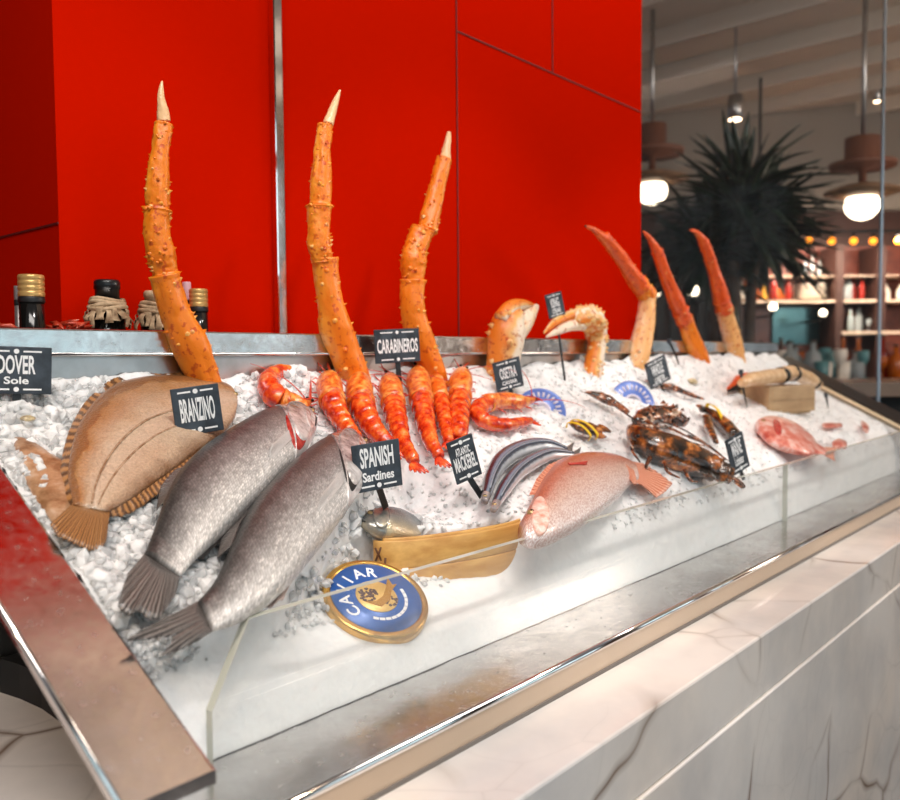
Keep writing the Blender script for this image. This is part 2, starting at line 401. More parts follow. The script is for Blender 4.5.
n = len(cv); m.add([(x, y, ZC) for x, y in cv] + [(x, y, min(zb(y) - .124, EYE - .33) if y > .64 else EYE - .33) for x, y in cv], [list(range(n))[::-1], [n + i for i in range(n)]] + [(i, (i + 1) % n, n + (i + 1) % n, n + i) for i in range(n)]); m.build('base_shadow_body', M['dark'], case, False)  # black body, curved side shaped along the shadow edge under the side plate
sp = side_plate(XR, XR + .055, 'side_panel', 0, M['steel'], .2)
side_plate(XR + .06, XR + .24, 'end_panel', .012, M['black'], .2)
m = MB(); m.box((XR + .03, .79, zb(.79) + .006), (.012, .20, .004), Matrix.Rotation(TH, 3, 'X')); m.build('edge_strip', M['cream'], sp)
# back panel, rail, tray, chrome lip
m = MB(); abox(XL, XR, YB, YB + .004, ZC, EYE + .0045, m); m.build('back_panel', M['steel_dull'], case, False)
m = MB(); abox(.24, XR + .03, YB - .012, YB + .07, EYE + .0045, EYE + .0365, m, bev=.0025); rl = m.build('back_rail', M['steel'], case, False)
m = MB(); m.tube([(.24, YB - .013, EYE + .0062), (XR + .03, YB - .013, EYE + .0062)], [.0022, .0022], 8); m.build('rail_lip', M['chrome'], rl)
m = MB(); abox(XL, XR, YE + .004, .612, EYE - .343, EYE - .3370, m); tray = m.build('front_tray', M['steel'], case, False)
m = MB(); m.tube([(XL, YE + .001, EYE - .3378), (XR + .05, YE + .001, EYE - .3378)], [.0042, .0042], 12); m.build('chrome_lip', M['chrome'], case)
# glass front: two panes, the near one with its corner cut off
def pane(outline, y, th, name):
    m = MB(); n = len(outline)
    vs = [(x, y, z) for x, z in outline] + [(x, y + th, z) for x, z in outline]
    fs = [list(range(n)), [n + i for i in range(n)][::-1]]
    m.add(vs, fs, mi=0)
    e = MB()
    m.add(vs, [((i + 1) % n, i, n + i, n + (i + 1) % n) for i in range(n)], mi=1)
    return m.build(name, [M['glass'], M['glass_edge']], case, False)
zt, zbm = EYE - .2214, EYE - .337
xs = on_y(784, 490, .6).x
pane([(.380, zbm), (xs - .0015, zbm), (xs - .0015, zt), (.418, zt), (.380, EYE - .290)], .5935, .009, 'glass_pane')
pane([(xs + .0015, zbm), (XR, zbm), (XR, zt), (xs + .0015, zt)], .5935, .009, 'glass_pane')

# ================================================================ ICE
PROF = [(.9895, .002), (.66, 0.0)]
def ice_base(s):
    """s = distance along the bed profile from the front glass up: (y, z, normal)"""
    front = [(.6040, -.336), (.612, -.300), (.624, -.266), (.640, -.235), (.660, -.2085)]
    L = [0]
    for a, b in zip(front, front[1:]): L.append(L[-1] + math.hypot(b[0] - a[0], b[1] - a[1]))
    if s <= L[-1]:
        q = cr([f + (l,) for f, l in zip(front, L)], 0)
        i = max(k for k in range(len(L)) if L[k] <= s + 1e-9); i = min(i, len(L) - 2); f = (s - L[i]) / (L[i + 1] - L[i])
        t = (i + f) / (len(front) - 1); q = cr(front, t); q2 = cr(front, min(1, t + .02)); q1 = cr(front, max(0, t - .02))
        d = V((0, q2[0] - q1[0], q2[1] - q1[1])).normalized()
        return q[0], EYE + q[1], V((0, -d.z, d.y))
    y = .660 + (s - L[-1]) * math.cos(TH); return y, zb(y) - .0045, NB
SL = .146; SMAX = SL + (.9895 - .66) / math.cos(TH)
LA, LB = bed(236, 628).to_2d(), bed(362, 478).to_2d()
SM = lambda e0, e1, q: (lambda t: t * t * (3 - 2 * t))(min(1, max(0, (q - e0) / (e1 - e0))))
def ice_disp(x, y, z, s):
    p = V((x, y, z))
    a = noise.fractal(p * 26, 1.0, 2.1, 4) * .0075
    b = (noise.voronoi(p * 105)[0][1] - noise.voronoi(p * 105)[0][0]) * .0062
    c = abs(noise.noise(p * 9 + V((5, 2, 1)))) * .008
    w = min(1, max(.25, (s - .03) / .12))
    back = max(0, (s - SMAX + .06) / .06)
    dip = 0.0
    if .44 < x < .94 and y < .93:
        zr = z - EYE; dl = ((x - LA.x) * (LB.y - LA.y) - (y - LA.y) * (LB.x - LA.x)) / (LB - LA).length
        win = SM(-.004, .045, dl) * (1 - SM(.83, .90, x)); yr = .718 - .273 * (x - .68)
        terr = -.226 if y < .765 else -.226 + (y - .765) * 1.15
        low = -.302 + .30 * (y - .607); f_ = SM(yr - .008, yr + .004, y)
        dip = max(0, zr - (low * (1 - f_) + terr * f_)) * win * math.cos(TH)
    heap = (.003 + .026 * SM(1.0, 2.3, x)) * SM(.89, .968, y)
    return (a * .8 + b * .62 + c * .8 - .002) * w - dip + heap + back * .012 * (1 + 1.6 * noise.noise(V((x * 16, 3, 0))))
def build_ice():
    m = MB(); xs_ = []; x = XL + .0005
    while x < XR - .001:
        xs_.append(x); x += .0034 if x < 1.25 else (.0055 if x < 1.8 else .009)
    xs_.append(XR - .0005)
    ss = [SMAX * i / 150 for i in range(151)]
    base = [ice_base(s) for s in ss]; vs = []; C_ = len(xs_)
    for s, (y, z, n) in zip(ss, base):
        for x in xs_: vs.append(V((x, y, z)) + n * ice_disp(x, y, z, s))
    for v_ in vs: v_.y = min(max(v_.y, .6032), .9897)
    for v_ in vs:                                          # the tin presses its own hollow into the ice
        d = v_ - TIN[0]; hgt = d.dot(TIN[1]); lat = d - TIN[1] * hgt
        if -.05 < hgt < .06 and lat.length < TIN[2] * 1.1 and hgt > -.008 and not (lat.dot(TIN[3]) > .42 * TIN[2] and lat.z < -.0):
            v_ -= TIN[1] * (hgt + .008)
    for v_ in vs: v_.y = min(max(v_.y, .6032), .9897)
    fs = [(i * C_ + j, i * C_ + j + 1, (i + 1) * C_ + j + 1, (i + 1) * C_ + j) for i in range(150) for j in range(C_ - 1)]
    m.add(vs, fs, mi=0)
    # loose chunks
    phi = (1 + 5 ** .5) / 2
    ico = [V(q).normalized() for q in [(-1, phi, 0), (1, phi, 0), (-1, -phi, 0), (1, -phi, 0), (0, -1, phi), (0, 1, phi), (0, -1, -phi), (0, 1, -phi), (phi, 0, -1), (phi, 0, 1), (-phi, 0, -1), (-phi, 0, 1)]]
    icf = [(0, 11, 5), (0, 5, 1), (0, 1, 7), (0, 7, 10), (0, 10, 11), (1, 5, 9), (5, 11, 4), (11, 10, 2), (10, 7, 6), (7, 1, 8), (3, 9, 4), (3, 4, 2), (3, 2, 6), (3, 6, 8), (3, 8, 9), (4, 9, 5), (2, 4, 11), (6, 2, 10), (8, 6, 7), (9, 8, 1)]
    rnd = random.Random(3); nflat = len(m.f); k = 0
    while k < 10500:
        u = rnd.random(); x = XL + .006 + (XR - XL - .012) * (u ** 1.7); s = SL * .55 + rnd.random() * (SMAX - SL * .55 - .004)
        k += 1
        y, z, n = ice_base(s); c = V((x, y, z))
        near = x < .78 and y > .62
        r = rnd.uniform(.004, .0105) if near and rnd.random() < .6 else rnd.uniform(.0015, .0042)
        if y < .64: r = min(r, .0045)
        if any(inside((x, y), f) for f in FOOT) or (c - TIN[0]).length < TIN[2] * 1.05: continue
        c = c + n * (ice_disp(x, y, z, s) + r * rnd.uniform(-.3, .35))
        if c.y - r * 1.3 < .604 or c.x - r < XL + .001: continue
        R_ = Matrix.Rotation(rnd.uniform(0, 6.28), 3, V((rnd.gauss(0, 1), rnd.gauss(0, 1), rnd.gauss(0, 1))).normalized())
        sx, sy, sz = rnd.uniform(.7, 1.35), rnd.uniform(.6, 1.1), rnd.uniform(.5, .9)
        m.add([c + R_ @ V((q.x * sx, q.y * sy, q.z * sz)) * (r * rnd.uniform(.75, 1.2)) for q in ico], icf, mi=1 if near and rnd.random() < .45 else 0)
    o = m.build('crushed_ice', [M['ice'], M['clear']], None, True)
    sm = [True] * nflat + [False] * (len(m.f) - nflat); o.data.polygons.foreach_set('use_smooth', sm)
    tag(o, 'bed of white crushed ice filling the sloping steel display', 'ice', kind='stuff')

# ================================================================ FISH
class Fish:
    """a fish lying on its side: stations of (dorsal px, ventral px, half thickness m); tone runs 0 (belly) to 1 (back)"""
    def __init__(s, st, off, lift=.0, belly_round=.86):
        s.st = [tuple(a) for a in st]; s.off = off; s.lift = lift; s.br = belly_round
        footprint([a[:2] for a in st] + [a[2:4] for a in st[::-1]])
    def sec(s, t):
        q = cr(s.st, t); off = s.off(t) if callable(s.off) else s.off
        return bed(q[0], q[1], off), bed(q[2], q[3], off), max(q[4], .0012)
    def S(s, t, a, out=0.0):
        D, W, h = s.sec(t); c = (D + W) * .5; ax = (D - W) * .5
        ca, sa = math.cos(a), math.sin(a)
        p = c + ax * (abs(ca) ** .92 * (1 if ca > 0 else -1)) + NB * (abs(sa) ** s.br * (1 if sa > 0 else -1) * h)
        if out: p = p + (ax.normalized() * (ca * h / max(ax.length, h)) + NB * sa).normalized() * out
        return p
    def body(s, name, mat, parent, nt=80, na=36, t0=0, t1=1, ripple=None):
        m = MB(); vs = []; tn = []; uv = []; arc = 0; pc = None
        for i in range(nt + 1):
            t = t0 + (t1 - t0) * i / nt; D, W, h = s.sec(t); c = (D + W) * .5
            if pc is not None: arc += (c - pc).length
            pc = c; ring = [s.S(t, 2 * math.pi * j / na, ripple(t, 2 * math.pi * j / na) if ripple else 0) for j in range(na)]
            g_ = [0]
            for j in range(1, na // 2 + 1): g_.append(g_[-1] + (ring[j] - ring[j - 1]).length)
            half_ = g_[-1] / 2
            for j in range(na):
                vs.append(ring[j]); tn.append(.5 + .5 * math.cos(2 * math.pi * j / na)); uv.append((arc, g_[min(j, na - j)] - half_))
        fs = [(i * na + j, i * na + (j + 1) % na, (i + 1) * na + (j + 1) % na, (i + 1) * na + j) for i in range(nt) for j in range(na)]
        fs.append(list(range(na))[::-1]); fs.append([nt * na + j for j in range(na)])
        m.add(vs, fs, tn, uv); return m.build(name, mat, parent)
    def patch(s, name, mat, parent, t0, t1, a0, a1, out=.0012, n=14, curve=0.0, tone=None, rim=.25):
        """an oval plate swelling from the flank between stations t0..t1 and angles a0..a1"""
        tc, ac, tr, ar = (t0 + t1) / 2, (a0 + a1) / 2, (t1 - t0) / 2, (a1 - a0) / 2; vs = [s.S(tc, ac, out * .6)]; tn = [.5 + .5 * math.cos(ac)]; fs = []; m_ = 40
        for i in range(1, n + 1):
            r = i / n; lift = out * (.6 + .4 * r if r < 1 - rim else 1.0) if i < n else -.0006
            for j in range(m_):
                q = 2 * math.pi * j / m_; t = tc + tr * r * math.cos(q) + curve * (1 - (math.sin(q) * r) ** 2) * 0; a = ac + ar * r * math.sin(q)
                vs.append(s.S(max(.002, t), a, lift)); tn.append((.5 + .5 * math.cos(a)) if tone is None else tone)
        fs += [(0, 1 + j, 1 + (j + 1) % m_) for j in range(m_)]
        for i in range(n - 1):
            for j in range(m_): fs.append((1 + i * m_ + j, 1 + (i + 1) * m_ + j, 1 + (i + 1) * m_ + (j + 1) % m_, 1 + i * m_ + (j + 1) % m_))
        m = MB(); m.add(vs, fs, tn, [(p.x, p.y) for p in vs]); return m.build(name, mat, parent)
def fin(name, mat, parent, base, tips, off0=.01, off1=.006, rays=16, amp=.0008, th=.0012, world=False):
    B = base if world else [bed(*q, off0) for q in base]; Tp = tips if world else [bed(*q, off1) for q in tips]
    nu = rays * 4; nv = 7; g = []
    for i in range(nv + 1):
        row = []
        for j in range(nu + 1):
            f = j / nu; p = lerp_poly(B, f).lerp(lerp_poly(Tp, f), i / nv)
            row.append(p + NB * (amp * math.sin(f * rays * 2 * math.pi) * (i / nv) + .003 * math.sin(f * 5) * (i / nv) ** 2 * (1 if amp > .0003 else 0)))
        g.append(row)
    m = MB(); m.shell(g, NB, th); return m.build(name, mat, parent)
def eye(fish, parent, t, a, r):
    p = fish.S(t, a); n = (fish.S(t, a, .01) - p).normalized()
    m = MB(); m.ball(p - n * (r * .3), r, 14, n, .8); e = m.build('eye', M['iris'], parent)
    m = MB(); m.ball(p + n * (r * .18), r * .62, 12, n, .6); m.build('pupil', M['eye'], e)
def mouth_line(fish, parent, pts, r=.0008, mat=None):
    m = MB(); m.tube([fish.S(t, a, .0003) for t, a in pts], [r] * len(pts), 6); m.build('mouth', mat or M['dark'], parent)

fin_dark = fin_mat('bass_fin', (128, 120, 116), (46, 42, 40))
red_flesh = mottled('red_gill', [(.35, (140, 18, 18)), (.65, (205, 70, 62))], 120, .25, .5)
head_mat = mottled('bass_head', [(.3, (240, 232, 230)), (.6, (212, 204, 200)), (.85, (140, 134, 132)), (1, (104, 98, 96))], 70, .25, .15, .5, .5, Metallic=.2)

fin_pale = fin_mat('bass_pale_fin', (222, 216, 212), (186, 180, 176))
def branzino(label, st, h, headt, name_loc, tail_base, tail_tips, red=False):
    off = lambda t: .014 + .006 * math.sin(math.pi * min(1, t * 1.1))
    f = Fish([a + (h * k,) for a, k in st], off)
    root = thing('sea_bass', label, 'fish', bed(*name_loc), 'whole silver sea bass')
    b = f.body('body', M['bass'], root, 110, 44, t0=headt - .03)
    def headrip(t, a):
        return .0016 * max(0, 1 - abs(t - headt) / .03) - .0008 * max(0, 1 - abs(t - headt * .72) / .02)
    hd = f.body('head', head_mat, root, 40, 44, 0, headt, headrip)
    gs_ = f.patch('gill_slit', red_flesh if red else M['dark'], hd, headt * .62, headt * (1.10 if red else 1.04), 1.25 if red else 1.0, 2.75 if red else 2.7, .0012, 12)
    f.patch('gill_cover', head_mat, hd, headt * .44, headt * (.98 if red else 1.0), .7, 2.55 if red else 2.65, .0032, 14)
    f.patch('cheek_plate', head_mat, hd, headt * .28, headt * .62, 1.15, 2.4, .0036, 10)
    eye(f, hd, headt * .34, 1.12, .0066)
    mouth_line(f, hd, [(.012, 1.75), (headt * .12, 1.85), (headt * .22, 2.05), (headt * .30, 2.3)], .0012)
    fin('pectoral_fin', fin_pale, root, [f.S(headt * 1.06, 1.9, .0012), f.S(headt * 1.06, 2.2, .0012)], [f.S(headt * 1.44, 2.0, .0028), f.S(headt * 1.5, 2.15, .0028), f.S(headt * 1.46, 2.3, .0028)], rays=8, amp=.0004, world=True)
    fin('tail_fin', fin_dark, root, tail_base, tail_tips, .013, .009, 20, .0009)
    return f, root
# front sea bass
st = [((368, 448, 372, 462), .16), ((358, 437, 368, 478), .42), ((344, 433, 358, 494), .7), ((326, 441, 346, 511), .88), ((304, 456, 330, 533), 1.0), ((270, 486, 306, 563), 1.0),
      ((246, 516, 282, 590), .88), ((230, 549, 254, 612), .62), ((214, 583, 229, 625), .36), ((198, 602, 213, 630), .22)]
f, root = branzino('silver sea bass in front, its tail tip reaching the cut corner of the glass', st, .031, .34, (270, 530), [(200, 600), (206, 615), (214, 630)],
    [(166, 618), (147, 629), (124, 643), (146, 641), (172, 636), (171, 643), (160, 655), (178, 648), (200, 637)])
fin('dorsal_fin', fin_dark, root, [(250, 508), (240, 523), (231, 546)], [(240, 512), (222, 532), (218, 556)], .02, .012, 9)
fin('pelvic_fin', fin_mat('bass_belly_fin', (225, 205, 196), (176, 150, 142)), root, [(293, 577), (281, 590)], [(283, 600), (272, 606), (266, 603)], .012, .008, 6)
# rear sea bass
st = [((314, 417, 317, 425), .2), ((306, 410, 314, 437), .42), ((292, 408, 306, 452), .68), ((274, 412, 295, 463), .85), ((252, 421, 282, 476), .98), ((225, 437, 262, 497), 1.0),
      ((198, 455, 238, 519), .95), ((176, 478, 214, 541), .72), ((162, 507, 197, 557), .48), ((152, 535, 187, 569), .3), ((145, 553, 180, 575), .2)]
f, root = branzino('silver sea bass behind the other, red gill opening showing beside its head', st, .030, .31, (215, 500), [(146, 552), (160, 563), (180, 574)],
    [(128, 573), (122, 590), (117, 609), (128, 617), (138, 611), (149, 619), (160, 617), (170, 602), (178, 588)], True)
fin('dorsal_fin', fin_dark, root, [(188, 465), (176, 478), (166, 498)], [(176, 469), (160, 488), (157, 508)], .02, .012, 9)
fin('anal_fin', fin_dark, root, [(222, 533), (206, 547)], [(222, 542), (203, 557), (198, 554)], .012, .008, 6)

# dover sole
def sole_mat():
    k = NT('sole_skin'); g = k.geo(); t = k.attr(); n1 = k.noise(28, 5, g); n2 = k.noise(330, 3, g); d = k.voro(1.0, k.mapv(k.uv(), (420, 420, 1)))
    ab = k.n('ShaderNodeMath', operation='MULTIPLY_ADD'); k.l(n1, ab.inputs[0]); ab.inputs[1].default_value = .35; k.l(t, ab.inputs[2])
    c = k.ramp(ab.outputs[0], [(.16, (126, 84, 50)), (.34, (196, 166, 138)), (.62, (206, 182, 158)), (.98, (172, 122, 74)), (1.0, (146, 96, 54))])
    c = k.mix(.6, c, k.ramp(n2, [(.3, (.62, .58, .54, 1)), (.55, (1, 1, 1, 1)), (.75, (1.3, 1.28, 1.25, 1))]), 'MULTIPLY'); k.col(c); k.p(Roughness=.3, Coat_Weight=.7, Coat_Roughness=.12)
    b = k.bump(d, .5, .0014); k.bump(n2, .8, .0028, b); return k.m
sole_skin = sole_mat()
frill = fin_mat('sole_frill', (176, 124, 74), (96, 62, 36))
sole = thing('flatfish', 'large brown flatfish lying flat under the branzino sign', 'fish', bed(150, 440), 'whole brown flatfish')
SS = [(236, 396, 237, 408), (229, 386, 234, 420), (212, 380, 224, 433), (190, 377, 208, 444), (165, 376, 196, 453), (140, 378, 184, 462), (115, 385, 170, 472), (94, 402, 156, 482), (79, 425, 143, 491), (71, 450, 131, 499), (68, 475, 121, 505), (71, 492, 113, 509), (73, 505, 108, 512)]
f = Fish([a + (.011 * k,) for a, k in zip(SS, (.5, .8, 1, 1.1, 1.15, 1.15, 1.1, 1, .9, .8, .65, .5, .35))], .012, 0, 1.0)
f.body('body', sole_skin, sole, 90, 44, ripple=lambda t, a: -.0016 * math.exp(-((a - 1.62) / .07) ** 2) * 1.8 - .0018 * math.exp(-((a - 1.15) / .06) ** 2) - .0018 * math.exp(-((a - 2.1) / .06) ** 2) + .0006 * math.sin(t * 240) * (abs(math.cos(a)) < .25))
line_m = mottled('lateral_line', [(.4, (140, 104, 74)), (.6, (186, 156, 128))], 90, .25, .5, .6)
for a_ in (1.62, 1.95):
    m = MB(); m.tube([f.S(t, a_ + .05 * math.sin(5 * t), -.0002) for t in np.linspace(.2, .97, 50)], [.0013 - .0008 * abs(t - .5) for t in np.linspace(0, 1, 50)], 6); m.build('lateral_line', line_m, sole)
def edge_fin(side, t0, t1, w0, name):
    B = []; Tp = []; n = 60
    for i in range(n + 1):
        t = t0 + (t1 - t0) * i / n; D, W, h = f.sec(t); c, o = (D, W) if side > 0 else (W, D)
        d = (c - o).normalized(); w = w0 * math.sin(math.pi * min(1, .08 + .92 * i / n)) ** .5
        B.append(c - d * .004 + NB * .001); Tp.append(c + d * w + NB * (.0008 * math.sin(i * .9) - .003))
    fin(name, frill, sole, B, Tp, rays=70, amp=.0004, world=True)
edge_fin(1, .05, .96, .014, 'upper_fin_frill'); edge_fin(-1, .18, .95, .012, 'lower_fin_frill')
fin('tail_fin', frill, sole, [(73, 503), (90, 506), (110, 511)], [(50, 524), (57, 538), (72, 544), (90, 549), (102, 546), (107, 538)], .012, .007, 16, .001)
eye(f, sole, .045, 1.2, .004)
# second flatfish half under the ice by the steel side
sole2 = thing('flatfish', 'brown flatfish mostly sunk in ice between the steel side and the big flatfish', 'fish', bed(35, 480), 'whole brown flatfish')
S2 = [(14, 438, 36, 444), (14, 450, 60, 460), (18, 466, 76, 472), (26, 482, 80, 484), (36, 501, 77, 497), (48, 516, 74, 511), (57, 526, 68, 521)]
f = Fish([a + (.008 * k,) for a, k in zip(S2, (.4, .7, .9, 1.0, 1.0, .8, .5))], .000, 0, 1.0)
f.body('body', mottled('sunk_flatfish_skin', [(.35, (122, 82, 50)), (.52, (172, 132, 98)), (.68, (206, 178, 156))], 40, .3, .5, .5), sole2, 40, 30, ripple=lambda t, a: .0012 * noise.noise(V((t * 6, a * 2, 1))))
FOOT[-1:] = []

# snapper in the middle
pink_skin = fish_pale('pink_snapper_skin', (198, 112, 78), (234, 208, 194), (244, 238, 236), .12, 330, (.46, .16, .10, 1), .62, (.32, .60))
orange_fin = fin_mat('orange_fin', (236, 178, 150), (190, 92, 60))
sn = thing('snapper', 'large pink snapper with orange fins set in ice behind the low glass', 'fish', bed(590, 490), 'whole pink fish')
ST = [(520, 523, 524, 541, .012), (527, 510, 534, 545, .018), (534, 496, 549, 542, .023), (543, 480, 566, 534, .026), (556, 465, 584, 524, .026), (576, 457, 602, 511, .024), (598, 455, 618, 498, .019), (617, 457, 629, 486, .012), (632, 463, 638, 480, .008)]
f = Fish(ST, .011); f.body('body', pink_skin, sn, 90, 40)
pk_head = mottled('snapper_head', [(.3, (208, 116, 92)), (.5, (232, 184, 166)), (.65, (242, 224, 214))], 90, .3, .2, .4)
f.patch('gill_cover', pk_head, sn, .08, .24, .7, 2.7, .0022)
eye(f, sn, .10, 1.2, .006)
fin('tail_fin', orange_fin, sn, [(630, 461), (634, 470), (636, 482)], [(642, 463), (658, 474), (672, 485), (666, 491), (657, 496), (650, 488)], .013, .008, 14, .0009)
fin('dorsal_fin', orange_fin, sn, [(536, 494), (545, 478), (556, 466), (570, 459)], [(529, 495), (536, 480), (549, 464), (566, 455)], .016, .014, 12, .0012)
fin('pectoral_fin', fin_mat('red_fin', (226, 70, 44), (170, 30, 24)), sn, [f.S(.50, 1.0, .002), f.S(.50, 1.12, .002)], [f.S(.585, 1.36, .004), f.S(.59, 1.40, .005)], rays=5, amp=.0005, world=True)
fin('anal_fin', orange_fin, sn, [(626, 464), (634, 470)], [(628, 478), (632, 484), (638, 482)], .024, .018, 6)
# right hand snapper, cut open
s2 = thing('snapper', 'small red fish lying in the ice in front of the wooden box', 'fish', bed(785, 438), 'whole pink fish')
ST = [(756, 422, 759, 431, .01), (764, 418, 770, 442, .016), (778, 419, 784, 449, .02), (794, 425, 798, 453, .018), (808, 434, 809, 455, .012), (818, 444, 816, 454, .006), (826, 449, 825, 455, .004)]
f = Fish(ST, .012); red_fish = mottled('red_fish_skin', [(.32, (176, 52, 40)), (.5, (218, 128, 110)), (.68, (238, 206, 196))], 45, .3, .3, .5, .1)
f.body('body', red_fish, s2, 60, 30); f.patch('gill_slit', red_flesh, s2, .20, .29, 1.2, 2.3, .0012); eye(f, s2, .09, 1.3, .0055)
fin('tail_fin', orange_fin, s2, [(822, 447), (824, 455)], [(838, 447), (834, 453), (836, 460)], .01, .008, 8)
for lab, px in (('small pink piece of fish in the ice close to the far end of the glass', [(832, 442, 834, 447, .004), (838, 439, 841, 448, .007), (846, 442, 846, 449, .004)]),
                ('orange fish scrap high in the ice near the far steel side', [(861, 421, 862, 427, .004), (865, 423, 865, 432, .006), (869, 428, 868, 433, .003)]),
                ('thin pale fish tail in the ice between the wooden box and the far side', [(822, 424, 823, 427, .003), (830, 423, 830, 428, .004), (842, 424, 842, 427, .003)])):
    r = thing('fish_piece', lab, 'fish', bed(*px[1][:2])); f = Fish(px, .007); f.body('flesh', red_fish, r, 16, 14)
    m = MB(); m.tube([f.S(.1, .9, .0006), f.S(.5, 1.1, .0006), f.S(.9, .9, .0006)], [.0009] * 3, 6); m.build('skin_edge', orange_fin, r)

# mackerel
def mack_mat():
    k = NT('mackerel_skin'); n_ = k.noise(120, 3); ad = k.n('ShaderNodeMath', operation='MULTIPLY_ADD'); k.l(n_, ad.inputs[0]); ad.inputs[1].default_value = .14; k.l(k.attr(), ad.inputs[2])
    c = k.ramp(ad.outputs[0], [(.10, (232, 230, 232)), (.22, (196, 200, 208)), (.32, (66, 74, 88)), (.46, (70, 82, 98)), (.58, (140, 156, 172)), (.66, (124, 140, 158)), (.78, (44, 52, 66)), (1.0, (24, 30, 42))])
    k.col(c); k.p(Metallic=.3, Roughness=.26, Coat_Weight=.5, Coat_Roughness=.1); k.bump(n_, .25, .001); return k.m
mack = mack_mat()
MK = [[(481, 500, 488, 503, .004), (482, 490, 492, 494, .008), (485, 474, 498, 480, .011), (493, 458, 507, 468, .012), (508, 447, 520, 458, .012), (528, 441, 536, 452, .011), (548, 441, 551, 449, .008), (566, 447, 567, 453, .004)],
      [(490, 509, 497, 511, .004), (493, 498, 503, 502, .008), (499, 484, 513, 489, .011), (511, 469, 523, 477, .012), (527, 457, 537, 467, .011), (546, 450, 552, 459, .009), (562, 450, 564, 457, .006), (573, 452, 574, 456, .003)]]
for i, (st, lab) in enumerate(zip(MK, ('dark blue mackerel nearer the sign, bent in an arc in the ice', 'dark blue mackerel nearer the pink snapper, bent in an arc in the ice'))):
    r = thing('mackerel', lab, 'fish', bed(*st[3][:2]), 'two bent mackerel')
    f = Fish(st, .008 + .002 * i); f.body('body', mack, r, 70, 26, t0=.08)
    f.body('head', mottled('mackerel_head', [(.3, (196, 178, 170)), (.7, (120, 116, 122))], 90, .25, .2, .5, Metallic=.3), r, 14, 26, 0, .1)
    eye(f, r, .05, 1.2, .003); D, W, h = f.sec(1)
    m = MB(); m.tube([f.S(t, 1.75, .0004) for t in np.linspace(.14, .95, 24)], [.0009] * 24, 6); m.build('flank_stripe', plain('pale_stripe', (170, 176, 188), .3, .4), r)
    a, b = (st[-1][0], st[-1][1]), (st[-1][2], st[-1][3])
    fin('tail_fin', fin_dark, r, [a, b], [(a[0] + 8, a[1] - 5), (a[0] + 6, a[1] + 2), (b[0] + 8, b[1] + 5)], .007, .006, 6)

# sardine head poking out above the bamboo rim
sd = thing('sardine', 'sardine with its head out of the ice above the bamboo rim', 'fish', bed(382, 524))
ST = [(360, 521, 361.5, 525, .003), (366, 514.5, 367, 529, .009), (375, 511.5, 378, 534, .013), (386, 510.5, 390, 537, .015), (398, 511.5, 402, 538, .013), (410, 515, 413, 538, .008), (420, 520, 421, 534, .003)]
f = Fish(ST, lambda t: -.030 - .022 * max(0, t - .5)); sard = fish_pale('sardine_skin', (70, 86, 96), (150, 152, 148), (206, 186, 150), .5, 340, (.8, .8, .8, 1), .3)
f.body('body', sard, sd, 40, 30, .42); hd = f.body('head', mottled('sardine_head', [(.2, (210, 190, 150)), (.55, (150, 148, 140)), (.9, (86, 92, 96))], 80, .2, .15, .6, .4, Metallic=.5), sd, 40, 30, 0, .44)
f.patch('gill_cover', hd.data.materials[0], hd, .22, .47, .6, 2.7, .0022); eye(f, hd, .22, 1.28, .0052); mouth_line(f, hd, [(.005, 1.8), (.05, 1.95), (.10, 2.3)], .0009)

# ================================================================ KING CRAB LEGS
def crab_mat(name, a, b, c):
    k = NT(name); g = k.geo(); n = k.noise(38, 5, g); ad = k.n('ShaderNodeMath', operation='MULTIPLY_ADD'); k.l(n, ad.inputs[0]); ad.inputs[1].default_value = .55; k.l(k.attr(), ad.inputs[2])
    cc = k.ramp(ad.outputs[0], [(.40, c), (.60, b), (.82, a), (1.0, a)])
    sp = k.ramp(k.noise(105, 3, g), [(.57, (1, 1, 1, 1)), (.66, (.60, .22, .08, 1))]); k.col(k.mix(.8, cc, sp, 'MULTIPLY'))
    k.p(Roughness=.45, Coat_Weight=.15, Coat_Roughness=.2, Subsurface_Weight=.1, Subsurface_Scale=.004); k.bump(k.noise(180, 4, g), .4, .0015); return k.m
crab_o = crab_mat('crab_shell', (238, 126, 14), (245, 160, 48), (248, 208, 150))
crab_p = crab_mat('crab_shell_pale', (232, 128, 34), (240, 184, 112), (244, 224, 200))
crab_r = crab_mat('crab_shell_red', (226, 84, 14), (238, 124, 44), (243, 184, 128))
crab_w = crab_mat('crab_shell_white', (238, 176, 108), (243, 212, 176), (246, 230, 212))
tip_m = plain('claw_tip', (236, 190, 140), .3, 0, .2, 60)
def upright(px, Y, lean=0):
    """a point of an upright object standing at bed depth Y, leaning back by lean per metre of height"""
    d = wdir(*px); s = Y / d.y
    for _ in range(3):
        p = CAM + d * s; s = (Y + lean * (p.z - zb(Y))) / d.y
    return CAM + d * s
SEG = ['upper_segment', 'middle_segment', 'short_segment', 'foot_segment']
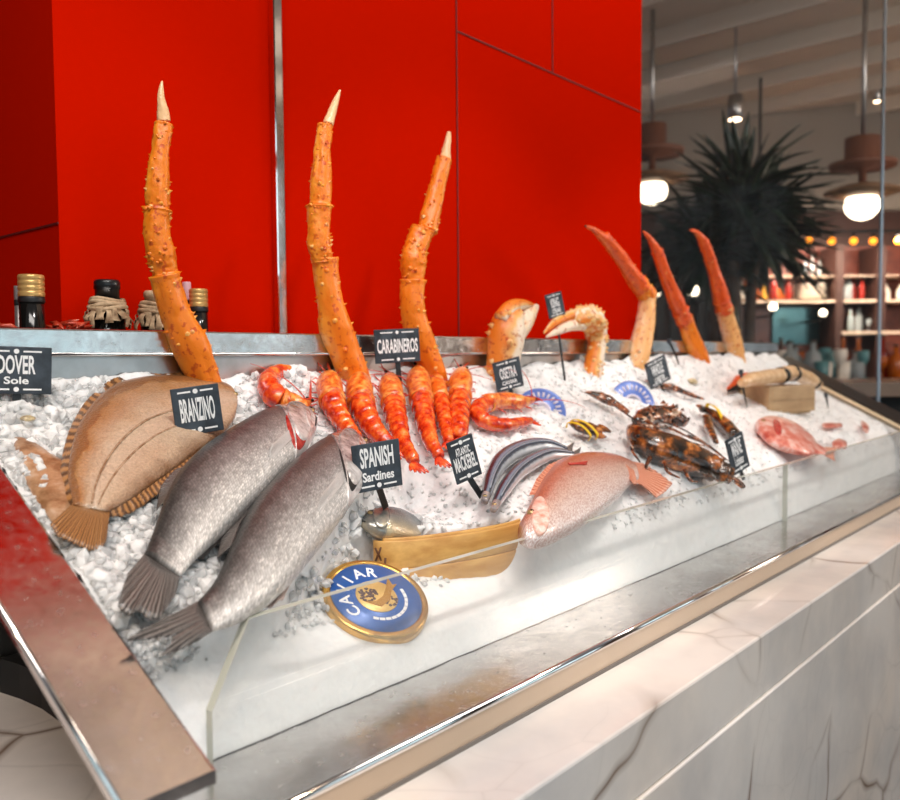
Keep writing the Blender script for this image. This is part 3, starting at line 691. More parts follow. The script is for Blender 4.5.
def crab_leg(label, base_px, segs, mats, group='king crab legs standing in the ice', spikes=44, names=None, dark_tip=False, lean=.0, twist=0.0):
    Y = min(bed(*base_px).y, .966)
    segs = [list(q) for q in segs]; e0, e1 = segs[-1][-2], segs[-1][-1]; L_ = math.hypot(e1[0] - e0[0], e1[1] - e0[1]); segs[-1].append((e1[0] + (e1[0] - e0[0]) / L_ * 9, e1[1] + (e1[1] - e0[1]) / L_ * 9, e1[2] * .95))
    foot_ = upright(base_px, Y); root = thing('king_crab_leg', label, 'crab leg', (foot_.x, Y, zb(Y)), group); rnd = random.Random(int(base_px[0]))
    for q, seg in enumerate(segs):
        P = [upright(p[:2], Y, lean) for p in seg]; R = [mm(p[2] * .92, w) for p, w in zip(seg, P)]
        n = 44; pts = []; rad = []
        for i in range(n + 1):
            t = i / n; v = cr([tuple(p) + (r,) for p, r in zip(P, R)], t); pts.append(V(v[:3])); rad.append(max(.0005, v[3]) * (1 + .06 * math.sin(9 * t + q)))
        tipseg = q == 0
        if not tipseg:                                   # flared joint rims
            for i in (0, 1): rad[i] *= 1.07
            for i in (n - 1, n): rad[i] *= 1.10
        m = MB(); ref = (-FWD.x, -FWD.y, 0)
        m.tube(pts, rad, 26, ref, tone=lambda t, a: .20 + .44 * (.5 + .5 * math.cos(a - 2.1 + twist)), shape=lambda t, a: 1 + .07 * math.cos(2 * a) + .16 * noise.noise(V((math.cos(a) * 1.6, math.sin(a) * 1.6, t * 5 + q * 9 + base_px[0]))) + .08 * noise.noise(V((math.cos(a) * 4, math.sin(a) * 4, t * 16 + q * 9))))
        if not tipseg or len(seg) > 2:
            for _ in range(spikes if not tipseg else 5):
                i = rnd.randint(1, n - 1); a = rnd.choice([0, math.pi, .55, 2.6, 1.2, 1.9, -.6, 3.6]) + rnd.gauss(0, .22)
                d = (pts[i + 1] - pts[i - 1]).normalized(); sd_ = d.cross(V(ref)).normalized(); nn = sd_.cross(d).normalized()
                o = sd_ * math.cos(a) + nn * math.sin(a); b = pts[i] + o * rad[i] * .93; hgt = rad[i] * rnd.uniform(.2, .42)
                m.cone(b, b + o * hgt - d * hgt * .25, rad[i] * rnd.uniform(.12, .24), 6, tone=rnd.choice([.3, .7, .7]))
        sname = (names or ['claw_tip', 'foot_segment', 'short_segment', 'upper_segment'])[q]
        seg_o = m.build(sname, mats[q], root)
        if dark_tip and q == 0:
            m = MB(); m.tube([pts[0] + (pts[0] - pts[3]) * .25, pts[0], pts[3]], [.0004, rad[0] * 1.1, rad[3] * 1.04], 10); m.build('dark_point', M['dark'], seg_o)
    return root
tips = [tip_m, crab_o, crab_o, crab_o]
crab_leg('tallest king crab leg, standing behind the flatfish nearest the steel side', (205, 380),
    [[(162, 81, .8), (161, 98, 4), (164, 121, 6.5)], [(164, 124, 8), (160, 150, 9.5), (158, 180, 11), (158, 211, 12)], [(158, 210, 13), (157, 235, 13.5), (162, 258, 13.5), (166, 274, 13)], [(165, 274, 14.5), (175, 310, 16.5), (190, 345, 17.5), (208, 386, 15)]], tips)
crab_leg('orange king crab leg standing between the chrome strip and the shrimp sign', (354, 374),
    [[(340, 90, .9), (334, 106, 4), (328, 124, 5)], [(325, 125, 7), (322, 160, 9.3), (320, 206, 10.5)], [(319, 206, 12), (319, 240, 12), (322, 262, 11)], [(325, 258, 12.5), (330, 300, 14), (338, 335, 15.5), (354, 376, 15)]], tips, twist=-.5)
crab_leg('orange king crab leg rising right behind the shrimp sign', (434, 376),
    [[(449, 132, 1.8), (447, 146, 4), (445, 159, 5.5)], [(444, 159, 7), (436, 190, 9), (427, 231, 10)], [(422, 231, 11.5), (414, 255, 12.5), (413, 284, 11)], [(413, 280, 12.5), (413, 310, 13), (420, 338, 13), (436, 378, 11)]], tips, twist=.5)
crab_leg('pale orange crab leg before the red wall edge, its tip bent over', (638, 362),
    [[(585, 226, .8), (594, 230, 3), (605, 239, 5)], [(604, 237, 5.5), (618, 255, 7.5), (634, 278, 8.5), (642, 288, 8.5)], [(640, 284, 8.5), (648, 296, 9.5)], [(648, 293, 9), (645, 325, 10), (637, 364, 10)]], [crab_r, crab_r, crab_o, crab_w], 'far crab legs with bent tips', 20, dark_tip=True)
crab_leg('slender red crab leg just past the red wall edge against the dark', (698, 357),
    [[(643, 231, .7), (650, 239, 3), (657, 252, 5)], [(657, 251, 5.3), (668, 282, 7), (681, 313, 7.5)], [(680, 311, 8), (685, 322, 8.5)], [(684, 318, 8.5), (691, 338, 8.7), (700, 358, 8.5)]], [crab_r, crab_r, crab_r, crab_o], 'far crab legs with bent tips', 20)
crab_leg('slender red crab leg nearest the palm trunk and the far end of the rail', (736, 357),
    [[(690, 230, .7), (697, 233, 3), (705, 244, 5)], [(704, 242, 5.3), (714, 272, 6.5), (722, 302, 7.5)], [(721, 300, 8), (725, 312, 8.7)], [(724, 308, 8.5), (730, 332, 9), (736, 358, 8.5)]], [crab_r, crab_r, crab_r, crab_w], 'far crab legs with bent tips', 20)

# crab claws
def blob(m, P, R, n=20, flat=1.0, tone=None, ref=(-FWD.x, -FWD.y, 0), bumps=0):
    k = 26; pts = []; rad = []
    for i in range(k + 1):
        v = cr([tuple(p) + (r,) for p, r in zip(P, R)], i / k); pts.append(V(v[:3])); rad.append(max(.0004, v[3]))
    m.tube(pts, rad, n, ref, flat=flat, tone=tone, shape=(lambda t, a: 1 + bumps * noise.noise(V((math.cos(a) * 2, math.sin(a) * 2, t * 7)))) if bumps else None)
    return pts, rad
def px_chain(lst, Y, dz=0): 
    P = [upright(p[:2], Y) - V((FWD.x, FWD.y, 0)) * dz for p in lst]; return P, [mm(p[2], w) for p, w in zip(lst, P)]
def spikes(m, pts, rad, count, seed, angs=None, size=.2):
    rnd = random.Random(seed); ref = V((-FWD.x, -FWD.y, 0))
    for _ in range(count):
        i = rnd.randint(1, len(pts) - 2); a = rnd.choice(angs) + rnd.gauss(0, .25) if angs else rnd.uniform(-.3, math.pi + .3)
        d = (pts[i + 1] - pts[i - 1]).normalized(); s_ = d.cross(ref).normalized(); nn = s_.cross(d).normalized(); o = s_ * math.cos(a) + nn * math.sin(a)
        b = pts[i] + o * rad[i] * .94; m.cone(b, b + o * rad[i] * size, rad[i] * size * .7, 6, tone=.32)
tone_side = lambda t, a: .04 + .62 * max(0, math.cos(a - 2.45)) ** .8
Y = min(bed(505, 378).y, .955)
c1 = thing('crab_claw', 'large pale crab claw standing upright behind the caviar sign', 'crab claw', bed(505, 378), 'two king crab claws')
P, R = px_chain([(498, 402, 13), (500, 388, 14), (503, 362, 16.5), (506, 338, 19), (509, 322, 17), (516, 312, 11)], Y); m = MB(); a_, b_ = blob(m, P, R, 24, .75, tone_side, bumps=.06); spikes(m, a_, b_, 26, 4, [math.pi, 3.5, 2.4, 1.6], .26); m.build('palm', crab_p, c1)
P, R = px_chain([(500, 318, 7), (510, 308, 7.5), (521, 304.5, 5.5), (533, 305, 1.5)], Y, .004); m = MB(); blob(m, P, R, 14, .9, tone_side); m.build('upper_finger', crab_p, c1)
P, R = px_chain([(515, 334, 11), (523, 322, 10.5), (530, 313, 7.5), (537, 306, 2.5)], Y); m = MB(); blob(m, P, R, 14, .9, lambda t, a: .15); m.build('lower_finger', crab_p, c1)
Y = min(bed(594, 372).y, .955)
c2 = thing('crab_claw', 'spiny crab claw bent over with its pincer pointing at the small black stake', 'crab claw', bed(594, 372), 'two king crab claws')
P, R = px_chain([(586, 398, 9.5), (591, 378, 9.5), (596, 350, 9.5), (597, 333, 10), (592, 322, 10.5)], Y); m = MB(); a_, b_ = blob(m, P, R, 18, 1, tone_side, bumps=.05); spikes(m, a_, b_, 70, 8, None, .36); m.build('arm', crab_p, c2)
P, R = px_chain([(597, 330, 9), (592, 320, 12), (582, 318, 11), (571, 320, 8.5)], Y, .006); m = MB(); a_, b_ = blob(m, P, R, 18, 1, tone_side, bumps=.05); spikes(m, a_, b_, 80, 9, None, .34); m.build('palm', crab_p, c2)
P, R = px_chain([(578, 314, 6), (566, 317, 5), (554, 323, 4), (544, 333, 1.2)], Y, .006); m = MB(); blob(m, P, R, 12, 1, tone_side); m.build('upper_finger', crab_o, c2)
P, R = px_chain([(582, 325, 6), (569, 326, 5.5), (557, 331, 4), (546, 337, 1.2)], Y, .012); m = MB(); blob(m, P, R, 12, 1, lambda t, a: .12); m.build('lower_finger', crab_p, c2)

# ================================================================ PRAWNS
prawn_m = mottled('prawn_shell', [(.42, (140, 18, 6)), (.52, (206, 44, 10)), (.62, (228, 84, 22)), (.74, (242, 140, 60))], 60, .24, .5, .6, .10)
prawn_h = mottled('prawn_head', [(.36, (150, 30, 8)), (.48, (220, 84, 16)), (.58, (238, 130, 40)), (.7, (248, 184, 100))], 95, .28, .8, .5, .06)
prawn_l = mottled('prawn_legs', [(.3, (168, 24, 14)), (.7, (224, 70, 34))], 60, .3, .2, .4)
def prawn(label, spine, seed, rost=None, tail=True, hump=0.9, side=1):
    """spine: (px, py, radius px) from the head to the tail"""
    rnd = random.Random(seed); root = thing('red_prawn', label, 'prawn', bed(*spine[2][:2]), 'red prawns fanned out on the ice')
    offs = [mm(p[2], bed(*p[:2])) * hump + .004 for p in spine]
    P = [bed(p[0], p[1], o) for p, o in zip(spine, offs)]; R = [mm(p[2], w) for p, w in zip(spine, P)]; Q = [tuple(p) + (r,) for p, r in zip(P, R)]
    ev = lambda t: (lambda v: (V(v[:3]), v[3]))(cr(Q, t)); tc = .42
    n = 30; A = [ev(tc * i / n) for i in range(n + 1)]
    m = MB(); m.tube([a for a, _ in A], [r * (.35 + .65 * min(1, (i / n) * 2.6)) * (1.05 if i > n - 3 else 1) for i, (_, r) in enumerate(A)], 20, NB, shape=lambda t, a: 1 + .10 * max(0, math.sin(a)) ** 6 + .02 * math.sin(14 * t)); cp = m.build('carapace', prawn_h, root)
    d0 = (A[0][0] - A[6][0]).normalized(); tip = bed(*rost, .02) if rost else A[0][0] + d0 * R[1] * 1.8 + NB * .006
    m = MB(); k0 = A[3][0] + NB * A[3][1] * .5; m.tube([A[9][0] + NB * A[9][1] * .95, k0, k0.lerp(tip, .5) + NB * .001, tip], [.0010, .0024, .0016, .0002], 8, tone=lambda t, a: .4)
    for i in range(6): b = k0.lerp(tip, .1 + .12 * i); m.cone(b, b + NB * .0035 + d0 * .003, .0009, 5)
    m.build('rostrum', prawn_l, cp)
    n = 72; A = [ev(tc + (1 - tc) * i / n) for i in range(n + 1)]; rad = []
    for i, (_, r) in enumerate(A):
        ph = (i / n * 6.5) % 1; rad.append(r * (.93 + .10 * ph ** 1.5 if i < n * .95 else .8))
    m = MB(); m.tube([a for a, _ in A], rad, 20, NB, shape=lambda t, a: 1 + .05 * max(0, math.sin(a)) ** 4); m.build('abdomen', prawn_m, root)
    dE = (A[-1][0] - A[-8][0]).normalized(); sE = dE.cross(NB).normalized()
    if tail:
        L = max(.016, R[-2] * 2.2); m = MB(); b0 = A[-1][0] - dE * .003
        for q in (-.6, -.3, 0, .3, .6):
            dr = (dE * math.cos(q) + sE * math.sin(q)); sp = dr.cross(NB).normalized(); g = []
            for i in range(8):
                f_ = i / 7; w = .0042 * math.sin(math.pi * min(.93, .15 + .8 * f_)); g.append([b0 + dr * (L * f_) + sp * (w * u) + NB * (.0015 * (1 - u * u) - .001 * abs(q) - .002 * f_) for u in (-1, -.5, 0, .5, 1)])
            m.shell(g, NB, .0008)
        m.build('tail_fan', prawn_m, root)
    # legs
    m = MB()
    for sgn in (-1, 1):
        for j in range(5):
            p, r = ev(.06 + .075 * j); q, _ = ev(.07 + .075 * j); d = (q - p).normalized(); s_ = d.cross(NB).normalized() * sgn
            a = p + s_ * r * .75 - NB * r * .4; b = a + s_ * r * rnd.uniform(.5, .9) + NB * r * rnd.uniform(-.1, .5) - d * rnd.uniform(-.004, .01); c = b + s_ * r * .2 - d * rnd.uniform(.004, .014) - NB * r * .4
            m.tube([a, b, c], [.0013, .001, .0004], 6)
    m.build('legs', prawn_l, root)
    for sgn in (-1, 1):
        p, r = ev(.05); d = (ev(.0)[0] - ev(.08)[0]).normalized(); s_ = d.cross(NB).normalized() * sgn
        a = p + s_ * r * .4; m = MB(); pts = [a]
        dr = (d * .6 + s_ * rnd.uniform(.4, 1) + NB * .5).normalized(); cur = a
        bend = s_ * rnd.uniform(.05, .2) - d * rnd.uniform(.12, .3) - NB * .07
        for i in range(9): cur = cur + dr * .011; dr = (dr + bend * .6).normalized(); pts.append(cur)
        for i, q in enumerate(pts):
            gap = (q - PB).dot(NB)
            if gap < .006: pts[i] = q + NB * (.006 - gap)
        m.tube(pts, [.0011 - .0008 * i / 9 for i in range(10)], 6); m.build('antenna', prawn_l, root)
        m = MB(); e = A and p + s_ * r * .55 + NB * r * .55 + d * r * .3; m.ball(e, .0024, 8); m.build('eye', M['eye'], cp)
prawn('red prawn nearest the chrome strip, lying curled on its side', [(311, 400, 4), (302, 406, 8), (291, 402, 9), (280, 400, 12), (270, 390, 12), (269, 379, 10), (280, 372, 8), (294, 372, 6)], 1, (311, 376), False, .8)
row = [('first red prawn of the upright row, its tail tucked behind the front fish head', [(329, 372, 5), (329, 384, 12.5), (332, 400, 13), (338, 414, 11), (347, 428, 9.5), (356, 440, 8)], (325, 358)),
       ('upright red prawn, second in the row from the curled one', [(360, 374, 5), (359, 386, 13), (361, 402, 13.5), (367, 418, 12), (378, 434, 9.5), (392, 446, 7)], (357, 366)),
       ('upright red prawn just left of the stake of the shrimp sign', [(388, 374, 5), (390, 386, 11.5), (393, 402, 12), (397, 422, 11), (403, 442, 8.5), (415, 462, 6.5)], (378, 366)),
       ('upright red prawn right of the stake of the shrimp sign, yellowish head', [(417, 366, 5), (418, 380, 12), (421, 398, 12), (425, 420, 10.5), (431, 442, 8), (440, 457, 6)], (412, 360)),
       ('slim red prawn standing in front of the third crab leg', [(436, 374, 4), (437, 384, 8.5), (440, 398, 9), (443, 414, 8.5), (446, 430, 7), (449, 442, 5.5)], None),
       ('last upright red prawn of the row, beside the prawn lying open', [(463, 368, 5), (461, 380, 11.5), (460, 396, 11.5), (459, 412, 11), (459, 426, 10), (460, 438, 8)], (470, 362))]
for i, (lab, sp_, ro) in enumerate(row): prawn(lab, sp_, 20 + i, ro)
prawn('red prawn lying bent open beside the caviar sign', [(537, 399, 4), (522, 402, 7), (503, 401, 8.5), (486, 404, 9), (477, 412, 9), (487, 422, 8), (506, 425, 7), (530, 421, 5)], 40, (544, 402), True, .8)

# ================================================================ LOBSTERS
lob = mottled('lobster_shell', [(.40, (20, 14, 10)), (.50, (56, 34, 18)), (.57, (104, 60, 24)), (.64, (176, 96, 36)), (.74, (220, 160, 92))], 38, .22, .6, .7, .06)
lob_d = mottled('lobster_dark', [(.38, (20, 15, 12)), (.48, (70, 38, 20)), (.57, (160, 84, 40)), (.64, (228, 196, 166))], 70, .25, .4, .6)
band_m = plain('rubber_band', (240, 200, 20), .45, 0, .05)
def chain(lst, off): P = [bed(p[0], p[1], off if len(p) < 4 else p[3]) for p in lst]; return P, [mm(p[2], w) for p, w in zip(lst, P)]
L1 = thing('lobster', 'big brown lobster lying in the ice behind the glass, its tail by a sign', 'lobster', bed(680, 450), 'whole lobsters')
P, R = chain([(632, 428, 6), (640, 437, 15), (655, 446, 20), (672, 452, 21), (690, 459, 20), (704, 464, 18)], .02); m = MB(); a_, b_ = blob(m, P, R, 26, .8, ref=NB, bumps=.04); m.build('carapace', lob, L1)
P, R = chain([(702, 463, 18), (708, 466, 18), (716, 469, 16.5), (724, 473, 14), (731, 476, 11)], .018); m = MB(); n = 48; pts = []; rad = []
for i in range(n + 1):
    v = cr([tuple(p) + (r,) for p, r in zip(P, R)], i / n); pts.append(V(v[:3])); rad.append(v[3] * (.88 + .18 * ((i / n * 5) % 1)))
m.tube(pts, rad, 24, NB, flat=.75); m.build('abdomen', lob, L1)
m = MB(); dE = (pts[-1] - pts[-10]).normalized(); sE = dE.cross(NB).normalized()
for q in (-.7, -.35, 0, .35, .7):
    dr = dE * math.cos(q) + sE * math.sin(q); sp_ = dr.cross(NB).normalized(); m.shell([[pts[-1] + dr * (.03 * f_) + sp_ * (.009 * math.sin(math.pi * min(.9, .2 + .75 * f_)) * u) - NB * .006 * f_ for u in (-1, -.4, .4, 1)] for f_ in np.linspace(0, 1, 8)], NB, .0015)
m.build('tail_fan', lob_d, L1)
P, R = chain([(636, 421, 5), (645, 417, 9), (660, 414, 11), (675, 417, 10), (686, 423, 6)], .03); m = MB(); a_, b_ = blob(m, P, R, 16, .8, ref=NB, bumps=.3); spikes(m, a_, b_, 30, 3, [0, .8, 1.6, 2.3, 3.1], .35); m.build('claw', lob_d, L1)
m = MB()
for (a, b, c) in (((646, 420), (668, 436), (705, 446)), ((640, 426), (668, 428), (690, 438)), ((638, 440), (631, 448), (640, 462)), ((650, 458), (646, 468), (655, 474)), ((664, 462), (668, 472), (680, 478)), ((684, 470), (690, 480), (698, 482)), ((634, 432), (630, 440), (633, 448)), ((688, 436), (706, 444), (726, 460))):
    P = [bed(*a, .034 if a[1] < 430 else .016), bed(*b, .032 if b[1] < 440 else .012), bed(*c, .03 if c[1] < 450 else .008)]; m.tube([V(cr([tuple(x) for x in P], t / 8)) for t in range(9)], [.0042 - .0028 * t / 8 for t in range(9)], 8)
m.build('legs', lob_d, L1)
for sgn, pth in ((1, [(640, 424), (622, 411), (604, 400), (580, 391)]), (-1, [(650, 418), (680, 428), (710, 446), (732, 464)])):
    m = MB(); m.tube([V(cr([tuple(bed(*q, .03 if i < 3 else .012)) for i, q in enumerate(pth)], t / 20)) for t in range(21)], [.0022 - .0015 * t / 20 for t in range(21)], 7); m.build('antenna', lob_d, L1)
m = MB(); a_, b_ = blob(m, *chain([(628, 412, 3), (618, 405, 4), (606, 399, 7), (596, 395, 5), (586, 392, 1.5)], .016), 14, .7, ref=NB, bumps=.2); m.build('front_claw', lob_d, L1)
for q in ((641, 431), (638, 436)):
    m = MB(); m.ball(bed(*q, .036), .004, 10); m.build('eye', M['eye'], L1)
def claw_thing(label, palm, f1, f2, band, extra=None, name='lobster_claw'):
    r = thing(name, label, 'lobster', bed(*palm[1][:2]), 'lobster claws with yellow bands')
    m = MB(); blob(m, *chain(palm, .016), 18, .7, ref=NB, bumps=.12); pm = m.build('palm', lob, r)
    for nm, f_ in (('fixed_finger', f1), ('moving_finger', f2)):
        m = MB(); blob(m, *chain(f_, .017), 12, .8, ref=NB, bumps=.1); m.build(nm, lob, r)
    for (a, b, w) in band:
        A, B = bed(*a, .022), bed(*b, .022); m = MB(); d = (B - A).normalized(); mid = (A + B) * .5 + NB * .011
        pts = [A - NB * .006, A + NB * .004, mid, B + NB * .004, B - NB * .006]; s_ = NB.cross(d).normalized()
        m.shell([[V(cr([tuple(x) for x in pts], t / 12)) + s_ * (w * u) for u in (-1, 0, 1)] for t in range(13)], NB, .0015); m.build('rubber_band', band_m, r)
    if extra: extra(r)
claw_thing('brown lobster claw with yellow bands, alone in the ice between mackerel and lobster', [(570, 422, 3), (578, 426, 7), (590, 429, 8.5), (600, 432, 7)], [(598, 427, 4), (604, 429, 4), (611, 432, 1.5)], [(596, 434, 4), (601, 436, 3.5), (606, 437, 1.2)], [((568, 424), (590, 437), .003), ((573, 421), (597, 436), .003)])
claw_thing('brown lobster claw with one yellow band behind the sign at the glass', [(704, 408, 3), (712, 414, 7), (724, 424, 9), (736, 436, 8)], [(703, 410, 4), (700, 407, 3), (696, 405, 1)], [(706, 418, 5), (709, 428, 5), (716, 442, 3)], [((708, 405), (722, 421), .004)])

# ================================================================ SIGNS
def text_verts(s, size, bold=.0):
    c = bpy.data.curves.new('lettering', 'FONT'); c.body = s; c.size = size; c.align_x = 'CENTER'; c.align_y = 'CENTER'; c.extrude = .0002; c.offset = bold; c.resolution_u = 3
    o = bpy.data.objects.new('lettering', c); COL.objects.link(o)
    bpy.context.view_layer.update()
    me = bpy.data.meshes.new_from_object(o.evaluated_get(bpy.context.evaluated_depsgraph_get()))
    vs = [V(v_.co) for v_ in me.vertices]; fs = [list(p.vertices) for p in me.polygons]
    bpy.data.objects.remove(o); bpy.data.curves.remove(c); bpy.data.meshes.remove(me)
    xs = [v_.x for v_ in vs]; ys = [v_.y for v_ in vs]
    cx, cy = (min(xs) + max(xs)) / 2, (min(ys) + max(ys)) / 2
    return [V((v_.x - cx, v_.y - cy, v_.z)) for v_ in vs], fs, max(xs) - min(xs), max(ys) - min(ys)
def sign(label, corners, base, lines, dy=0.0, stake_w=.0042, bars=(1, 1), x_off=0, yaw=-.3, sink=-.004):
    """lines: (text, centre height 0..1 from the foot, height share, width share)"""
    B = bed(*base, sink)
    if B.y > .945: B = on_y(*base, .945); B.z = zb(.945) - .01
    Y = B.y + dy; nrm = V((math.sin(yaw), -math.cos(yaw), 0)).normalized(); Pn = V((B.x, Y, B.z))
    def hit(q): d = wdir(*q); return CAM + d * ((Pn - CAM).dot(nrm) / d.dot(nrm))
    tl, tr, br, bl = [hit(q) for q in corners]
    cen = (tl + tr + br + bl) * .25; xa = (tr + br - tl - bl) * .5; ya = (tl + tr - bl - br) * .5
    w, h = xa.length, ya.length; un = xa.cross(ya).normalized(); ux = (xa.normalized() + ya.normalized().cross(un)).normalized(); uy = un.cross(ux).normalized()
    R_ = Matrix((ux, uy, un)).transposed()
    root = thing('price_sign', label, 'sign', B, 'chalk style price signs on stakes')
    m = MB(); m.box(cen, (w / 2, h / 2, .0012), R_, bev=.0008); board = m.build('board', M['slate'], root, False)
    foot = B; bot = cen - uy * (h / 2) * .8 - un * .0022
    m = MB(); d = foot - bot; L_ = d.length; dz = d.normalized(); sx = dz.cross(un).normalized(); Rs = Matrix((sx, dz, sx.cross(dz))).transposed()
    m.box((foot + bot) * .5 - un * 0.0004, (stake_w, L_ / 2, .0011), Rs, bev=.0005); m.build('stake', M['black'], root, False)
    loc = lambda x, y, z=.0013: cen + ux * (x * w) + uy * (y * h) + un * z
    for s_, on in ((1, bars[0]), (-1, bars[1])):
        if not on: continue
        m = MB()
        for q in (-1, 1): m.box(loc(q * .235 + x_off, s_ * .40, .0013), (w * .135, h * .018, .0002), R_)
        m.lathe(loc(x_off, s_ * .40, .0012), [(h * .052, 0), (h * .052, .0004)], 16, un)
        m.build('border_line', M['chalk'], board, False)
    for (s, yc, hs, ws) in lines:
        vs, fs, tw, th_ = text_verts(s, .02, .0005); kx, ky = ws * w / tw, hs * h / th_
        m = MB(); m.add([loc(x_off, yc - .5, .00135) + ux * (p.x * kx) + uy * (p.y * ky) + un * (p.z * .5) for p in vs], fs); m.build('lettering', M['chalk'], board, False)
sign('black sign reading Dover Sole at the steel side, cut by the picture edge', [(-19, 343), (50, 350), (53, 396), (-16, 392)], (15, 414), [('DOVER', .62, .40, .56), ('Sole', .29, .16, .36)], x_off=-.02, bars=(1, 1))
sign('black sign reading Branzino above the rear silver fish', [(168, 388), (217, 385), (225, 430), (178, 437)], (207, 450), [('BRANZINO', .52, .50, .72)], dy=-.012)
sign('black sign reading Carabineros standing over the red prawns', [(373, 329), (418, 329), (421, 362), (376, 363)], (401, 392), [('CARABINEROS', .5, .42, .90)], dy=.0)
sign('black sign reading Osetra Caviar in front of the upright claw', [(491, 362), (518, 358), (525, 386), (498, 392)], (513, 398), [('OSETRA', .57, .38, .62), ('CAVIAR', .25, .13, .55)])
sign('black sign reading Spanish Sardines above the sardine head', [(349, 444), (397, 441), (404, 486), (357, 492)], (386, 508), [('SPANISH', .70, .42, .70), ('Sardines', .30, .20, .66)], bars=(0, 1), sink=-.012, dy=-.022)
sign('black sign reading Atlantic Mackerel tilted beside the bent mackerel', [(443, 442), (469, 437), (485, 474), (459, 482)], (482, 497), [('ATLANTIC', .70, .18, .56), ('MACKEREL', .42, .34, .84)])
sign('small high black sign on a thin stake before the red wall', [(545, 296), (561, 290), (565, 314), (549, 320)], (566, 377), [('KING', .60, .40, .5), ('CRAB', .27, .2, .5)], stake_w=.0022)
sign('tilted black sign by the base of the pale far crab leg', [(642, 363), (663, 358), (673, 380), (652, 386)], (664, 392), [('WHOLE', .60, .42, .55), ('LOBSTER', .24, .18, .5)], stake_w=.003)
sign('black sign leaning beside the big lobster tail at the glass edge', [(722, 440), (740, 435), (752, 466), (735, 473)], (744, 480), [('MAINE', .66, .38, .55), ('Lobster', .32, .24, .5)], stake_w=.004)
# stakes seen edge on
for lab, pts in (('bare dark stake of a sign seen edge on in front of the wooden box', [(741, 372), (743, 388), (747, 407)]), ('thin leaning stake near the pale crab leg and the rail', [(669, 341), (676, 356), (680, 368)]), ('short dark stake in the ice by the far steel side', [(826, 395), (828, 408)])):
    P = [upright(q, min(.95, bed(*pts[-1]).y)) for q in pts]; r = thing('sign_stake', lab, 'sign', bed(*pts[-1]))
    m = MB(); m.tube(P, [.004] + [.003] * (len(P) - 2) + [.0015], 8); m.build('stake', M['black'], r)
    m = MB(); m.box(P[0], (.0045, .0045, .006), bev=.001); m.build('clip', M['slate'], r)
# dark crab leg lying by the tilted sign, mussels, small shells
r = thing('crab_limb', 'thin dark lobster leg lying in the ice behind the tilted sign', 'lobster', bed(680, 390))
m = MB(); blob(m, *chain([(664, 386, 3), (672, 387, 3.4), (682, 391, 2.6), (694, 396, 2.2), (704, 399, .9)], .01), 10, 1, ref=NB, bumps=.2); m.build('leg_shell', lob_d, r)
m = MB(); m.ball(bed(665, 386, .01), .006, 10); m.build('joint', lob, r)

# ================================================================ BAMBOO RIM, TIN, BOX
bam = wood('bamboo', (186, 132, 66), (226, 180, 106), 1.0, .4)
A, B = on_y(374, 541, .720), on_y(522, 523, .662); A.z = B.z = (A.z + B.z) / 2; cen = (A + B) * .5; ax = (B - A); half = ax.length / 2; ux = ax.normalized(); uy = V((0, 0, 1)).cross(ux).normalized()
stm = thing('bamboo_steamer', 'round bamboo steamer rim sunk in the ice under the sardine head', 'steamer', cen)
def ring(z0, z1, sag, th_, name, parent, t0=math.pi * .97, t1=math.pi * 2.06, rr=1.0, tilt=0):
    m = MB(); g = []; nrm = []
    for zz in (z0, z0 + .0012, (z0 + z1) / 2, z1 - .0012, z1):
        row = []
        for i in range(61):
            a = t0 + (t1 - t0) * i / 60; e = .0008 if zz in (z0, z1) else 0
            row.append(cen + ux * (math.cos(a) * (half * rr - e)) + uy * (math.sin(a) * (sag * rr - e)) + V((0, 0, zz)))
        g.append(row)
    N = lambda i, j: (ux * math.cos(t0 + (t1 - t0) * j / 60) + uy * math.sin(t0 + (t1 - t0) * j / 60)).normalized()
    m.shell(g, N, th_); return m.build(name, bam, parent)
up_ = ring(-.030, .003, .034, .004, 'upper_rim', stm); lo_ = ring(-.060, -.0305, .0345, .004, 'lower_rim', stm, rr=1.004); ring(-.03, .006, .030, .004, 'inner_hoop', stm, math.pi * 1.08, math.pi * 2.2, rr=.965)
dk = plain('cane_stitch', (96, 56, 26), .6)
m = MB()
for t in (1.075, 1.13): 
    a = math.pi * t; p = cen + ux * (math.cos(a) * half * 1.01) + uy * (math.sin(a) * .0355)
    o = (ux * math.cos(a) + uy * math.sin(a)) * .0012; s_ = ux * .004
    if t < 1.1:
        for q in (-1, 1): m.tube([p + o - s_ * q + V((0, 0, -.004)), p + o + s_ * q + V((0, 0, -.02))], [.0013] * 2, 6)
    else: m.tube([p + o + V((0, 0, -.016)), p + o * 2.5 + V((0, 0, -.026)), p + o + V((0, 0, -.037))], [.0015] * 3, 6)
m.build('stitching', dk, stm)

# caviar tin
blue = plain('tin_blue', (40, 92, 168), .3, .1, .12, 20); tc_ = bed(376.5, 597, 0); tc_ = CAM + wdir(376.5, 597) * (.6575 / wdir(376.5, 597).y)
tn = V((-.105, -.495, .858)).normalized(); tx = (UB - tn * UB.dot(tn)).normalized(); ty = tn.cross(tx); TR = .0600
TIN = (tc_, tn, TR, tx)
tin = thing('caviar_tin', 'round blue and gold caviar tin lying in the ice across the glass edge', 'tin', tc_)
m = MB(); m.lathe(tc_, [(TR * .98, -.018), (TR, -.016), (TR, -.002), (TR * .985, .0), (TR * .95, .0012), (TR * .93, .0008), (TR * .9, .0018), (TR * .87, .001), (TR * .86, -.0002)], 64, tn); m.build('tin_body', M['gold'], tin)
m = MB(); m.lathe(tc_ + tn * .0002, [(TR * .86, 0), (TR * .855, .0007), (TR * .2, .0008)], 64, tn); lid = m.build('lid', blue, tin)
